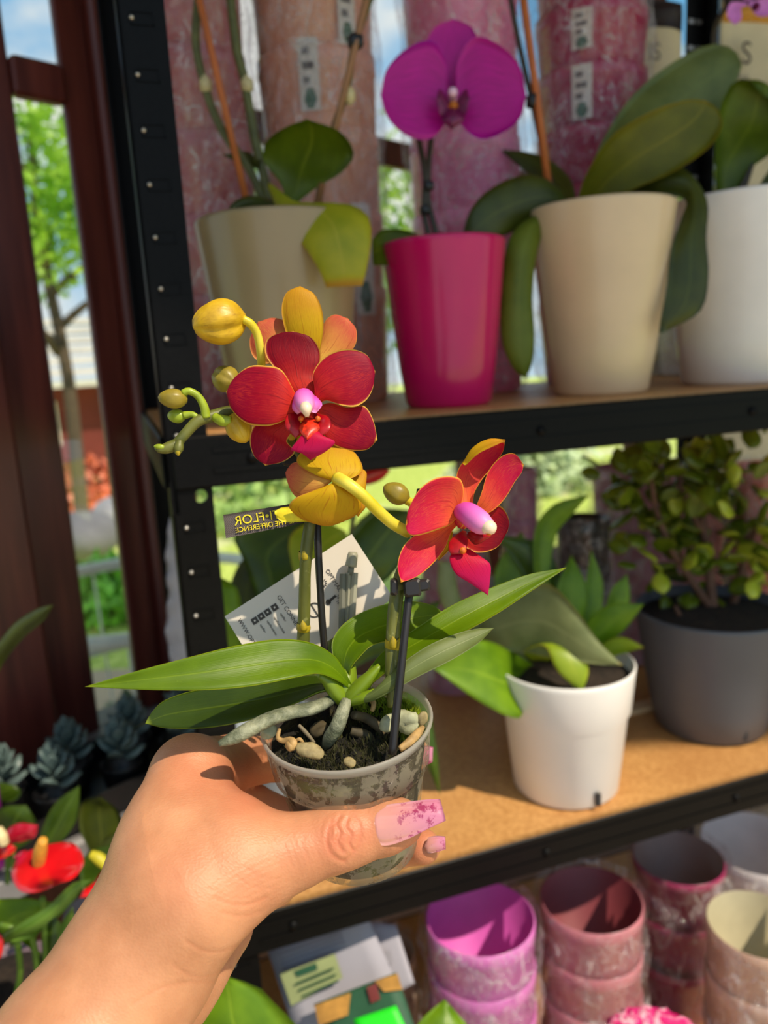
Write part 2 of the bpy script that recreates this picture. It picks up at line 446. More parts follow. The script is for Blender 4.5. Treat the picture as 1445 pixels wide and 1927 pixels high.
# low house with pale roof and red walls
HB = G(128, 12.5); hx = np.array([0.93, .36, 0]); hy = np.array([-.36, .93, 0]); HF = (HB, hx, hy, np.array([0, 0, 1.0]))
hs = thing('garden_house', HB, 'low red-walled house with a pale corrugated roof beyond the tree', 'house')
build('wall', Geo().box((-3.2, 0, 0), (2.2, 3, 1.30), HF), plain('red_house_wall', (120, 48, 42), .8, .2, 1.5), hs, smooth=False)
g = Geo(); 
for k in range(7):
    z0 = 1.30 + k * .17; y0 = -.45 + k * .42
    g.box((-3.5, y0, z0), (2.5, y0 + .48, z0 + .09), HF)
build('roof', g, plain('pale_roof', (214, 208, 200), .7, .08, 2), hs, smooth=False)
for k in range(3):
    a = -2.6 + k * 1.7
    w_ = build('window', Geo().box((a, -.03, .45), (a + .7, .02, 1.1), HF), plain('house_window_frame_%d' % k, (226, 220, 210), .5), hs, smooth=False)
    build('pane', Geo().box((a + .07, -.045, .52), (a + .63, -.03, 1.03), HF), plain('house_window_dark_%d' % k, (54, 58, 66), .2), w_, smooth=False)

# shrubs, flowers and stones in front of the house
def shrub(at, r, n, c1, c2, label, cat, seed, size=.05, group=None, name='garden_shrub'):
    rg = np.random.default_rng(seed)
    d = rg.normal(size=(n, 3)); d /= np.linalg.norm(d, axis=1, keepdims=True); d[:, 2] = np.abs(d[:, 2])
    c = d * r * rg.uniform(.55, 1, (n, 1)) + np.asarray(at)
    a = rg.normal(size=(n, 3)); a /= np.linalg.norm(a, axis=1, keepdims=True)
    e = np.cross(d, a); e /= np.linalg.norm(e, axis=1, keepdims=True); s = size * rg.uniform(.6, 1.3, (n, 1))
    V = np.stack([c - a * s, c + e * s * .5, c + a * s, c - e * s * .5], 1).reshape(-1, 3)
    S = thing(name, at, label, cat, group)
    o = build('foliage', Geo().add(V, [(4 * i, 4 * i + 1, 4 * i + 2, 4 * i + 3) for i in range(n)]), plain('shrub_leaf_%d' % seed, c1, .5, .35, 9), S, smooth=False)
    o['kind'] = 'stuff'
    build('stem', Geo().tube([np.asarray(at), np.asarray(at) + (0, 0, r * .8)], [.02, .008], 4, 6), plain('shrub_stem_%d' % seed, (90, 70, 50), .9), S)
    return S
shrub(G(142, 9.0), .62, 700, (226, 110, 70), None, 'orange-red flowering shrub in front of the red house', 'shrub', 21, .07)
shrub(G(163, 5.0), .40, 600, (150, 220, 60), None, 'small bright green bush on the lawn outside the left pane', 'shrub', 22, .06)
shrub(G(480, 7.5), 1.0, 900, (168, 200, 110), None, 'round green shrub outside below the upper shelf left end', 'shrub', 23, .09)
shrub(G(980, 8.5), .9, 900, (190, 206, 160), None, 'grey-green shrub outside behind the mauve pot stack', 'shrub', 24, .09)
def stone(at, r, c, label, seed):
    rg = np.random.default_rng(seed); ph = rg.uniform(0, 6.28, 4)
    prof = [(r * math.sin(a) + 1e-4, r * .75 * (1 - math.cos(a)) * .9) for a in np.linspace(0, math.pi, 9)]
    g = Geo().lathe(prof, at, seg=14, ripple=lambda z, th: 1 + .13 * np.sin(2 * th + ph[0]) + .09 * np.sin(3 * th + ph[1] + z * 3))
    build('boulder', g, plain('stone_%d' % seed, c, .85, .2, 4), None, label=label, category='stone', group='garden boulders')
stone(G(118, 6.6), .30, (120, 118, 126), 'large grey boulder below the red house wall', 31)
stone(G(190, 7.6), .26, (168, 166, 176), 'pale grey boulder beside the bright green bush', 32)
# white round wire planter
m_white = plain('white_enamel', (232, 232, 228), .4, .04)
pc = G(214, 2.6)
wp_ = thing('wire_planter', pc, 'round white wire garden planter standing on the lawn', 'planter')
for zz, r_ in ((.47, .43), (.14, .40), (.78, .46)):
    ring = [pc + (r_ * math.cos(a), r_ * math.sin(a), zz) for a in np.linspace(0, 2 * math.pi, 33)]
    build('hoop', Geo().tube(ring, .022, 64, 8, cap=False), m_white, wp_)
for k in range(14):
    a = k * 2 * math.pi / 14
    build('wire', Geo().tube([pc + (.41 * math.cos(a), .41 * math.sin(a), 0.0), pc + (.46 * math.cos(a), .46 * math.sin(a), .80)], .004, 2, 6), m_white, wp_)
shrub(pc + (0, 0, .1), .34, 500, (150, 170, 140), None, 'grey-green cushion plant inside the white wire planter', 'shrub', 26, .06)

# ------------------------------------------------------------------ the black rack
SL = math.atan(0.335)
RS = np.array([math.cos(SL), math.sin(SL), 0]); RN = np.array([-math.sin(SL), math.cos(SL), 0]); RO = np.array([0, 0.596, 0])
RF = (RO, RS, RN, np.array([0, 0, 1.0]))
def R(s, n, z): return RO + RS * s + RN * n + np.array([0, 0, z])
def rack_at(px, n, z):
    lo, hi = -1.0, 2.0
    for _ in range(40):
        m_ = (lo + hi) / 2
        if proj(R(m_, n, z))[0] < px: lo = m_
        else: hi = m_
    return R(m_, n, z)
def rack_s(px, py):
    q = on_plane(px, py, RO, RN); return float(np.dot(q - RO, RS))
t = NT('black_powder_coat'); v = t.obj(); f = t.noise(v, 400, 3)
m_black = t.done(t.bsdf(Base_Color=t.ramp(f, [(.3, lin((7, 7, 8))), (.7, lin((13, 13, 14)))]), Roughness=.45, Specular_IOR_Level=.12, Normal=t.bump(f, .12, .0006)))
t = NT('chipboard'); v = t.obj(); f = t.noise(v, 260, 4); f2 = t.noise(v, 9, 3)
cc = t.mix(t.step(f, .3, .7), lin((176, 126, 70)), lin((206, 156, 96)))
cc = t.mix(t.math('MULTIPLY', t.step(f2, .4, .7), .4), cc, lin((168, 112, 62)))
m_board = t.done(t.bsdf(Base_Color=cc, Roughness=.45, Normal=t.bump(f, .1, .0005)))
s0 = rack_s(388, 800); sL = s0 - 0.030; sR = 0.64; DEP = 0.40
rack = thing('storage_rack', R((sL + sR) / 2, DEP / 2, 0), 'black slotted metal shelving rack with chipboard shelves', 'rack')
ZTOP = CAM[2] + .545
def post(s, n, fs, fn, hole=None):
    """L-shaped upright: corner at (s, n), flanges towards +fs and +fn"""
    w_ = .030; th = .0022
    g = Geo()
    x0, x1, y0, y1 = min(s, s + fs * w_), max(s, s + fs * w_), min(n, n + fn * th), max(n, n + fn * th)
    if hole is None:
        g.box((x0, y0, 0.0), (x1, y1, ZTOP), RF)
    else:                                           # plate with one round bolt hole
        hs_, hz, hr = hole
        g.box((x0, y0, 0.0), (x1, y1, hz - .012), RF); g.box((x0, y0, hz + .012), (x1, y1, ZTOP), RF)
        ang = [math.pi / 4 + k * math.pi / 14 for k in range(28)]
        V = []
        for yy in (y0, y1):
            for a in ang:
                V.append(R(hs_ + hr * math.cos(a), yy, hz + hr * math.sin(a)))
            for a in ang:
                c_, s_ = math.cos(a), math.sin(a); q = max(abs(c_), abs(s_))
                V.append(R(min(x1, max(x0, hs_ + .016 * c_ / q)), yy, min(hz + .012, max(hz - .012, hz + .016 * s_ / q))))
        Fc = []
        for k in range(28):
            k2 = (k + 1) % 28
            Fc += [(k, k2, 28 + k2, 28 + k), (56 + k2, 56 + k, 84 + k, 84 + k2), (k2, k, 56 + k, 56 + k2)]
        g.add(V, Fc)
    g.box((min(s, s + fs * th), min(n, n + fn * w_), 0.0), (max(s, s + fs * th), max(n, n + fn * w_), ZTOP), RF)
    p = build('post', g, m_black, rack, smooth=False)
    return p
m_slot = plain('slot_shadow', (6, 6, 7), .35, .05)
m_rivet = plain('bare_steel', (190, 188, 184), .3, .08, 60, .8)
PITCH = .0335
def slots(p, s, n, fs, fn, face):
    k = 0; z = ZTOP - .02
    while z > .75:
        if abs(z - .0035 - HOLE[1]) < .014: z -= PITCH; continue
        g = Geo()
        # raised rectangular collar with a sunken centre
        if face == 's':
            a = s + fs * .0075; b = s + fs * .0225; lo_, hi_ = min(a, b), max(a, b)
            out = n - fn * .0008
            for (x0, x1, z0, z1) in ((lo_, hi_, z, z + .0009), (lo_, hi_, z - .0075, z - .0066), (lo_, lo_ + .0009, z - .0075, z), (hi_ - .0009, hi_, z - .0075, z)):
                g.box((x0, min(out, n), z0), (x1, max(out, n), z1), RF)
            o = build('slot', g, m_black, p, smooth=False)
            build('slot_opening', Geo().box((lo_ + .001, min(n, n - fn * .0002), z - .0066), (hi_ - .001, max(n, n - fn * .0002), z), RF), m_slot, o, smooth=False) if False else None
            c = R(lo_ + .0012, n - fn * .0006, z - .0035)
            if k % 1 == 0 and fn > 0:
                build('rivet', Geo().lathe([(1e-5, .0016), (.0012, .0012), (.0017, 0), (.0017, -.0006)], c, -RN, 10), m_rivet, o)
        z -= PITCH; k += 1
_hp = on_plane(378, 934, RO, RN); HOLE = (float(np.dot(_hp - RO, RS)), float(_hp[2]), .0048)
p = post(sL, 0, 1, 1, HOLE); slots(p, sL, 0, 1, 1, 's')
post(sL, DEP, 1, -1); p2 = post(sR, DEP, -1, -1)
post(sR, 0, -1, 1)
# slots on the far right post, facing the room
z = ZTOP - .02
while z > 1.45:
    for ds in (.010, .022):
        build('slot', Geo().box((sR - ds - .0045, DEP - .0035, z), (sR - ds + .0045, DEP - .0023, z + .005), RF), m_rivet, p2, smooth=False)
    z -= PITCH
def shelf(z, name):
    bh = .039
    def beam(lo, hi, inward):
        g = Geo().box(lo, hi, RF, bev=.0015)
        return build('shelf_beam', g, m_black, rack, smooth=False)
    beam((sL + .004, -.0035, z - bh), (sR - .004, -.0005, z - .001), 1)
    g = Geo().box((sL + .032, -.0045, z - bh + .010), (sR - .034, -.0035, z - bh + .014), RF)
    g.box((sL + .032, -.0045, z - .014), (sR - .034, -.0035, z - .010), RF)
    build('beam_ridge', g, m_black, rack, smooth=False)
    beam((sL + .004, DEP + .0005, z - bh), (sR - .004, DEP + .0035, z - .001), -1)
    beam((sL - .0035, .004, z - bh), (sL - .0005, DEP - .004, z - .001), 1)
    beam((sR + .0005, .004, z - bh), (sR + .0035, DEP - .004, z - .001), 1)
    build('shelf_board', Geo().box((sL + .003, .0025, z - .009), (sR - .003, DEP - .0025, z), RF), m_board, rack, smooth=False)
for zz in (ZU, ZL, ZB, ZB - .40, ZTOP - .004): shelf(zz, '')
for q in (.06, .30, .52):       # heads of the beam screws
    for zz in (ZU, ZL):
        build('screw', Geo().lathe([(1e-5, .002), (.003, .0016), (.004, 0)], R(sL + q, -.0046, zz - .02), -RN, 12), m_black, rack)
# sunlit patch on the lower shelf behind the pots, built as a pale strip
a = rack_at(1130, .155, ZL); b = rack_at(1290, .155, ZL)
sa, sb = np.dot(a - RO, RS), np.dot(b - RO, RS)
tag(build('sunlit_strip', Geo().box((sa, .155, ZL), (sb, .175, ZL + .006), RF, bev=.001), plain('sunlit_strip_tone', (226, 196, 150), .5, .1, 60), smooth=False),
    'thin pale strip standing for a sunlit patch on the lower shelf between white and grey pots', 'sunlit patch')
# ================================================================== things on the rack
def pot_prof(rt, rb, h, th=.003, lip=0.0, band=0.0):
    p = [(1e-4, 0), (rb * .93, 0), (rb, .004)]
    if band > 0:
        rm = rb + (rt - rb) * (1 - band)
        p += [(rm - .0015, h * (1 - band) - .002), (rm + .0015, h * (1 - band) + .002)]
    else:
        for k in (.25, .5, .75): p.append((rb + (rt - rb) * (k ** .85), h * k))
    p += [(rt, h - .004 - lip), (rt + lip * .3, h - .0015), (rt - th * .5, h), (rt - th, h - .0015), (rb - th, th * 2), (1e-4, th * 2)]
    return p
def pot_dims(c, wt, wb, hp):
    d = proj(c)[2]; q = d / F
    return wt / 2 * q, wb / 2 * q, hp * q * 1.02
def glazed(name, c, rough=.30, coat=.12): return plain(name, c, rough, .05, 12, coat=coat)
m_soil = plain('potting_soil', (44, 34, 26), .95, .5, 160, bump=.8, bscale=260)
def soil_disc(c, r, z, parent, name='soil'):
    g = Geo().lathe([(1e-4, .004), (r * .5, .003), (r, 0), (r * .98, -.01), (1e-4, -.012)], c + np.array([0, 0, z]), seg=28)
    return build(name, g, m_soil, parent)

L_dark = leaf_mat('orchid_leaf_dark', (52, 62, 10), (72, 82, 16), (96, 104, 30), .38, .25)
L_mid = leaf_mat('orchid_leaf_mid', (72, 94, 10), (100, 122, 16), (132, 146, 36), .4, .4)
L_olive = leaf_mat('orchid_leaf_olive', (92, 100, 10), (120, 124, 16), (156, 148, 30), .4, .45, edge=(160, 140, 40))
L_grey = leaf_mat('orchid_leaf_greygreen', (96, 110, 52), (122, 134, 68), (128, 140, 70), .45, .3)
L_yel = leaf_mat('orchid_leaf_sunlit', (160, 170, 24), (200, 194, 40), (206, 196, 60), .4, .4, edge=(196, 150, 50))  # sunlight painted into the drooping leaf's yellow-green
L_yb = leaf_mat('orchid_leaf_back', (96, 112, 26), (120, 134, 40), (136, 148, 56), .5, .4)
L_brite = leaf_mat('foliage_bright', (86, 128, 12), (126, 164, 24), (150, 180, 44), .38, .4)
L_pale = leaf_mat('foliage_pale_grey', (112, 122, 76), (138, 146, 98), (150, 156, 106), .45, .3, edge=(170, 160, 90))
L_limey = leaf_mat('foliage_lime', (128, 160, 30), (168, 190, 50), (190, 200, 70), .38, .45, edge=(180, 150, 40))
L_anth = leaf_mat('anthurium_leaf', (50, 76, 10), (78, 106, 18), (120, 146, 44), .3, .3)
m_stem = plain('orchid_stem', (96, 98, 52), .5, .2, 80)
m_stemd = plain('orchid_stem_dark', (62, 54, 40), .55, .2, 80)
m_bamboo = plain('orange_bamboo', (196, 104, 44), .5, .15, 90, stretch=(1, 1, .1))
m_clip = plain('black_clip', (18, 18, 20), .4, .1)
m_node = plain('pale_stem_node', (206, 190, 140), .5, .1)

def leaf(parent, A, B, d, mats, bulge=.004, fold=0.0, name='leaf', th=.0016, nu=18, nv=9, **kw):
    return build(name, Geo().loft(PX(A, d), PX(B, d), nu, nv, bulge, fold, th, **kw), mats if isinstance(mats, (list, tuple)) else [mats, mats], parent)

# ---- left beige pot, orchid with sunlight put into one leaf's yellow
c = rack_at(550, .085, ZU); D = proj(c)[2]
rt, rb, h = pot_dims(c, 292, 205, 345)
o1 = thing('potted_orchid', c, 'orchid without flowers in the beige pot nearest the black post, one leaf coloured yellow as sunlit', 'potted plant', 'orchids on the upper shelf')
build('pot', Geo().lathe(pot_prof(rt, rb, h), c), glazed('beige_glaze_a', (158, 138, 102)), o1)
soil_disc(c, rt * .93, h - .018, o1)
dd = D
leaf(o1, [(540, 385, dd), (528, 345, dd - .01), (495, 300, dd - .02), (502, 266, dd - .03), (540, 238, dd - .04), (577, 225, dd - .045)],
     [(556, 384, dd), (600, 350, dd - .005), (642, 325, dd - .015), (666, 290, dd - .025), (640, 248, dd - .04), (577, 225, dd - .045)], dd, [L_mid, L_yb], -.006)
leaf(o1, [(503, 352, dd - .01), (530, 410, dd - .06), (568, 460, dd - .085), (600, 508, dd - .09), (614, 541, dd - .088)],
     [(512, 350, dd - .01), (575, 392, dd - .05), (655, 384, dd - .075), (694, 408, dd - .085), (699, 450, dd - .09), (692, 500, dd - .09), (682, 538, dd - .088)], dd, [L_yel, L_yb], .006)
leaf(o1, [(490, 318, dd), (455, 310, dd + .02), (420, 292, dd + .03)], [(492, 300, dd), (460, 285, dd + .02), (420, 292, dd + .03)], dd, [L_dark, L_dark], .002)
leaf(o1, [(520, 400, dd), (480, 390, dd - .02), (440, 400, dd - .03), (425, 420, dd - .03)], [(515, 375, dd), (470, 368, dd - .02), (435, 385, dd - .03), (425, 420, dd - .03)], dd, [L_dark, L_dark], .003)
for pts, r_ in (([(440, -420), (396, -160), (368, 60), (382, 150), (415, 240), (470, 320), (498, 385)], 8), ([(400, -420), (418, -160), (445, 90), (460, 150), (478, 255), (496, 330), (508, 385)], 9), ([(860, -420), (745, -130), (668, 80), (652, 170), (632, 230), (612, 300), (598, 385)], 7)):
    sobj = build('flower_stem', Geo().tube(PX(pts, dd + .005), [r_ * dd / F] * len(pts), 40, 10), m_stem, o1)
    q = P(pts[3][0] + 5, pts[3][1] + 10, dd + .003)
    build('stem_node', Geo().lathe([(1e-5, -.008), (.0052, -.004), (.0055, .003), (1e-5, .009)], q, seg=12), m_node, sobj)
for a, b in (((300, -320), (468, 395)), ((766, -320), (594, 395))):
    build('bamboo_stake', Geo().tube([P(*a, dd - .004), P(*b, dd - .004)], 6.5 * dd / F, 2, 10), m_bamboo if a[0] < 500 else plain('brown_bamboo', (150, 104, 66), .5), o1)
build('stem_clip', Geo().box((-.006, -.005, -.006), (.006, .005, .006), (P(669, 78, dd - .002), RS, RN, np.array([0, 0, 1.])), bev=.002), m_clip, o1)

# ---- magenta pot with the purple flower
c = rack_at(845, .085, ZU); D = proj(c)[2]
rt, rb, h = pot_dims(c, 222, 160, 288)
o2 = thing('potted_orchid', c, 'orchid with one large purple flower in a glossy magenta pot', 'potted plant', 'orchids on the upper shelf')
build('pot', Geo().lathe(pot_prof(rt, rb, h, lip=.001), c), glazed('magenta_glaze', (200, 0, 92), .24, .15), o2)
soil_disc(c, rt * .93, h - .016, o2)
leaf(o2, [(812, 470), (780, 478, D - .02), (735, 498, D - .04), (703, 500, D - .05)], [(812, 455), (770, 435, D - .02), (720, 432, D - .04), (701, 450, D - .05)], D, [L_mid, L_yb], -.004)
leaf(o2, [(820, 470), (860, 470, D + .03), (900, 480, D + .04)], [(820, 462), (860, 455, D + .03), (900, 480, D + .04)], D, [L_dark, L_dark], .002)
for pts in ([(788, 262), (800, 330), (798, 400), (806, 440), (812, 480)], [(812, 250), (806, 320), (806, 380), (818, 430), (828, 480)]):
    build('flower_stem', Geo().tube(PX(pts, D - .005), 5.5 * D / F, 24, 10), m_stemd, o2)
for x_, y_ in ((800, 395), (806, 350)):
    build('stem_clip', Geo().box((-.004, -.004, -.004), (.004, .004, .004), (P(x_, y_, D - .008), RS, RN, np.array([0, 0, 1.])), bev=.001), m_clip, o2)
t = NT('purple_petal'); u, v, uv = t.uv()
av = t.math('ABSOLUTE', t.math('SUBTRACT', t.math('MULTIPLY', v, 2.), 1.))
vn = t.noise(t.map(uv, (2, 26, 1)), 2.2, 4)
cc = t.mix(t.step(vn, .35, .7), lin((190, 0, 140)), lin((220, 6, 168)))
cc = t.mix(t.math('MULTIPLY', t.math('SUBTRACT', 1., t.step(u, .0, .35)), .5), cc, lin((150, 0, 112)))
cc = t.mix(t.step(t.math('MAXIMUM', av, u), .97, 1.), cc, lin((220, 60, 200)))
b = t.bsdf(Base_Color=cc, Roughness=.45, Normal=t.bump(vn, .2, .001)); tr = t.n('BsdfTranslucent', Color=cc)
mx_ = t.n('MixShader'); mx_.inputs[0].default_value = .3; t.t.links.new(b.outputs[0], mx_.inputs[1]); t.t.links.new(tr.outputs[0], mx_.inputs[2])
m_purp = t.done(mx_)
df = D - .035
fl_ = build('flower', Geo().tube(PX([(812, 255, D - .005), (838, 225, D - .012), (852, 195, df + .006)], D), .0022, 14, 10), m_stemd, o2)
def pet(parent, A, B, d, mats, bulge=.003, name='petal', th=.0009, nu=24, nv=13, **kw):
    return build(name, Geo().loft(PX(A, d), PX(B, d), nu, nv, bulge, 0, th, **kw), mats, parent)
pet(fl_, [(848, 165, df + .006), (815, 130), (800, 90), (818, 52), (853, 35)], [(856, 165, df + .006), (885, 130), (899, 90), (888, 52), (853, 35)], df + .006, [m_purp, m_purp], -.003)
pet(fl_, [(846, 188), (840, 120), (815, 78, df - .006), (770, 88, df - .01), (728, 130, df - .01), (716, 180, df - .008)],
    [(846, 198), (838, 232), (808, 262, df - .004), (765, 255, df - .008), (730, 222, df - .01), (716, 180, df - .008)], df, [m_purp, m_purp], -.005)
pet(fl_, [(858, 188), (860, 120), (892, 70, df - .006), (940, 85, df - .01), (978, 125, df - .01), (990, 178, df - .008)],
    [(858, 198), (868, 235), (905, 262, df - .004), (950, 248, df - .008), (980, 220, df - .01), (990, 178, df - .008)], df, [m_purp, m_purp], -.005)
for sx in (-1, 1):
    pet(fl_, [(852, 200, df + .006), (852 + sx * 25, 215, df + .008), (852 + sx * 40, 240, df + .012)], [(852, 205, df + .006), (852 + sx * 12, 228, df + .008), (852 + sx * 40, 240, df + .012)], df, [m_purp, m_purp], .001)
m_lip = plain('purple_lip', (110, 4, 70), .4, .3, 300); m_lipy = plain('lip_yellow_spot', (200, 110, 30), .5, .3, 500)
m_colw = plain('pale_column', (236, 190, 214), .4, .05)
for sx in (-1, 1):
    pet(fl_, [(852, 200, df - .004), (852 + sx * 24, 168, df - .012), (852 + sx * 31, 185, df - .016)], [(852, 212, df - .004), (852 + sx * 22, 218, df - .012), (852 + sx * 31, 185, df - .016)], df, [m_lip, m_lip], .002, 'lip_lobe')
pet(fl_, [(842, 205, df - .004), (832, 225, df - .012), (850, 243, df - .012)], [(864, 205, df - .004), (874, 225, df - .012), (850, 243, df - .012)], df, [m_lip, m_lip], .004, 'lip')
build('lip_callus', Geo().lathe([(1e-5, -.003), (.0042, -.001), (.0042, .001), (1e-5, .003)], P(853, 200, df - .009), ray(853, 200), 12), m_lipy, fl_)
build('column', Geo().tube(PX([(852, 190, df), (852, 176, df - .008), (852, 172, df - .014)], df), [.003, .0042, .0035], 8, 10), m_colw, fl_)

# ---- right beige pot, big leaved orchid
c = rack_at(1130, .085, ZU); D = proj(c)[2]; D3 = D
rt, rb, h = pot_dims(c, 258, 172, 325)
o3 = thing('potted_orchid', c, 'orchid with broad drooping dark leaves in the beige pot right of the magenta pot', 'potted plant', 'orchids on the upper shelf')
build('pot', Geo().lathe(pot_prof(rt, rb, h), c), glazed('beige_glaze_b', (226, 198, 158)), o3)
soil_disc(c, rt * .93, h - .018, o3)
leaf(o3, [(1092, 400), (1105, 335, D + .02), (1135, 262, D + .04), (1190, 180, D + .05), (1262, 120, D + .05), (1335, 84, D + .04), (1380, 92, D + .035), (1396, 122, D + .03)],
     [(1112, 402), (1150, 360, D + .02), (1235, 312, D + .035), (1320, 252, D + .045), (1372, 190, D + .04), (1396, 122, D + .03)], D, [L_grey, L_grey], .008, nu=24)
leaf(o3, [(1080, 405, D - .01), (1100, 335, D - .03), (1150, 258, D - .05), (1230, 208, D - .06), (1300, 187, D - .06), (1328, 190, D - .06)],
     [(1105, 405, D - .01), (1180, 362, D - .03), (1270, 322, D - .05), (1336, 276, D - .06), (1359, 235, D - .06), (1350, 205, D - .06), (1328, 190, D - .06)], D, [L_olive, L_olive], -.006, nu=24)
leaf(o3, [(1080, 400), (1050, 352, D - .02), (1000, 328, D - .04), (930, 350, D - .055), (885, 395, D - .06), (866, 458, D - .05)],
     [(1070, 415), (1040, 402, D - .02), (990, 425, D - .035), (945, 445, D - .05), (900, 465, D - .055), (866, 458, D - .05)], D, [L_dark, L_dark], .005)
leaf(o3, [(1085, 395), (1075, 340, D + .02), (1030, 298, D + .04), (985, 285, D + .05), (940, 282, D + .06)], [(1075, 398), (1040, 365, D + .02), (1005, 335, D + .04), (975, 312, D + .05), (940, 282, D + .06)], D, [L_dark, L_grey], .003)
leaf(o3, [(1060, 418, D - .01), (1000, 408, D - .04), (958, 450, D - .055), (944, 540, D - .06), (944, 640, D - .06), (966, 695, D - .055), (988, 712, D - .05)],
     [(1062, 428, D - .01), (1030, 425, D - .04), (1010, 480, D - .055), (1002, 560, D - .06), (1006, 640, D - .06), (1000, 690, D - .055), (988, 712, D - .05)], D, [L_yb, L_yb], .008, nu=24)
leaf(o3, [(1120, 400), (1170, 340, D - .01), (1240, 306, D - .03), (1292, 320, D - .04), (1330, 375, D - .05), (1329, 450, D - .06), (1333, 520, D - .065), (1318, 585, D - .065), (1245, 627, D - .06)],
     [(1125, 405), (1190, 372, D - .01), (1245, 368, D - .03), (1290, 376, D - .04), (1282, 410, D - .05), (1262, 470, D - .06), (1254, 545, D - .065), (1243, 600, D - .065), (1240, 626, D - .06)], D, [L_dark, L_dark], .006, nu=30)
build('bamboo_stake', Geo().tube([P(940, -330, D - .005), P(1042, 420, D - .005)], 7 * D / F, 2, 10), m_bamboo, o3)
build('flower_stem', Geo().tube(PX([(900, -380), (935, -160), (968, 40), (985, 120), (1003, 200), (1030, 320), (1060, 410)], D), 5 * D / F, 30, 10), m_stemd, o3)
build('stem_clip', Geo().box((-.004, -.005, -.006), (.004, .005, .006), (P(1000, 190, D - .004), RS, RN, np.array([0, 0, 1.])), bev=.001), m_clip, o3)

# ---- white pot at the right edge
c = rack_at(1402, .085, ZU); D = proj(c)[2]
rt, rb, h = pot_dims(c, 300, 226, 318)
o4 = thing('potted_orchid', c, 'orchid with upright green leaves in the white pot at the right edge', 'potted plant', 'orchids on the upper shelf')
build('pot', Geo().lathe(pot_prof(rt, rb, h), c), glazed('white_glaze', (246, 240, 232)), o4)
soil_disc(c, rt * .93, h - .02, o4)
leaf(o4, [(1352, 395), (1345, 300, D - .02), (1352, 215, D - .04), (1375, 160, D - .05), (1402, 148, D - .055), (1432, 178, D - .055)],
     [(1372, 398), (1410, 320, D - .01), (1450, 290, D - .02), (1490, 250, D - .04), (1470, 200, D - .05), (1432, 178, D - .055)], D, [L_mid, L_mid], -.012)
leaf(o4, [(1400, 400), (1440, 330), (1500, 260, D + .02), (1560, 220, D + .03)], [(1412, 402), (1480, 370), (1540, 310, D + .02), (1560, 220, D + .03)], D, [L_dark, L_dark], .004)
build('flower_stem', Geo().tube(PX([(1375, 405), (1405, 340), (1420, 250, D + .03), (1352, 150, D + .06), (1344, 60, D + .05), (1368, 10, D + .03), (1420, -60, D + .02), (1500, -90, D)], D), 5 * D / F, 40, 10), m_stemd, o4)
build('flower_stem', Geo().tube(PX([(1365, 405), (1390, 360), (1425, 290)], D - .01), 4 * D / F, 14, 8), m_stemd, o4)
m_pinkp = plain('pink_petal', (222, 128, 206), .5, .12, 90)
d5 = D - .01
f5 = build('flower', Geo().tube(PX([(1372, 8, D + .03), (1395, 5, d5 + .012), (1410, 8, d5 + .004)], D), .0016, 8, 8), m_stemd, o4)
for A, B in (([(1405, 5), (1375, 5), (1368, 30), (1383, 47)], [(1408, 10), (1395, 15), (1395, 35), (1383, 47)]),
             ([(1410, 2), (1425, 0), (1450, -5), (1480, 8)], [(1410, 12), (1425, 30), (1452, 28), (1480, 8)]),
             ([(1402, 0), (1375, -20), (1380, -50), (1405, -62)], [(1412, 0), (1430, -20), (1430, -45), (1405, -62)])):
    pet(f5, A, B, d5, [m_pinkp, m_pinkp], -.002)
build('lip', Geo().lathe([(1e-5, -.003), (.004, 0), (1e-5, .004)], P(1422, 12, d5 - .006), ray(1422, 12), 10), m_lip, f5)

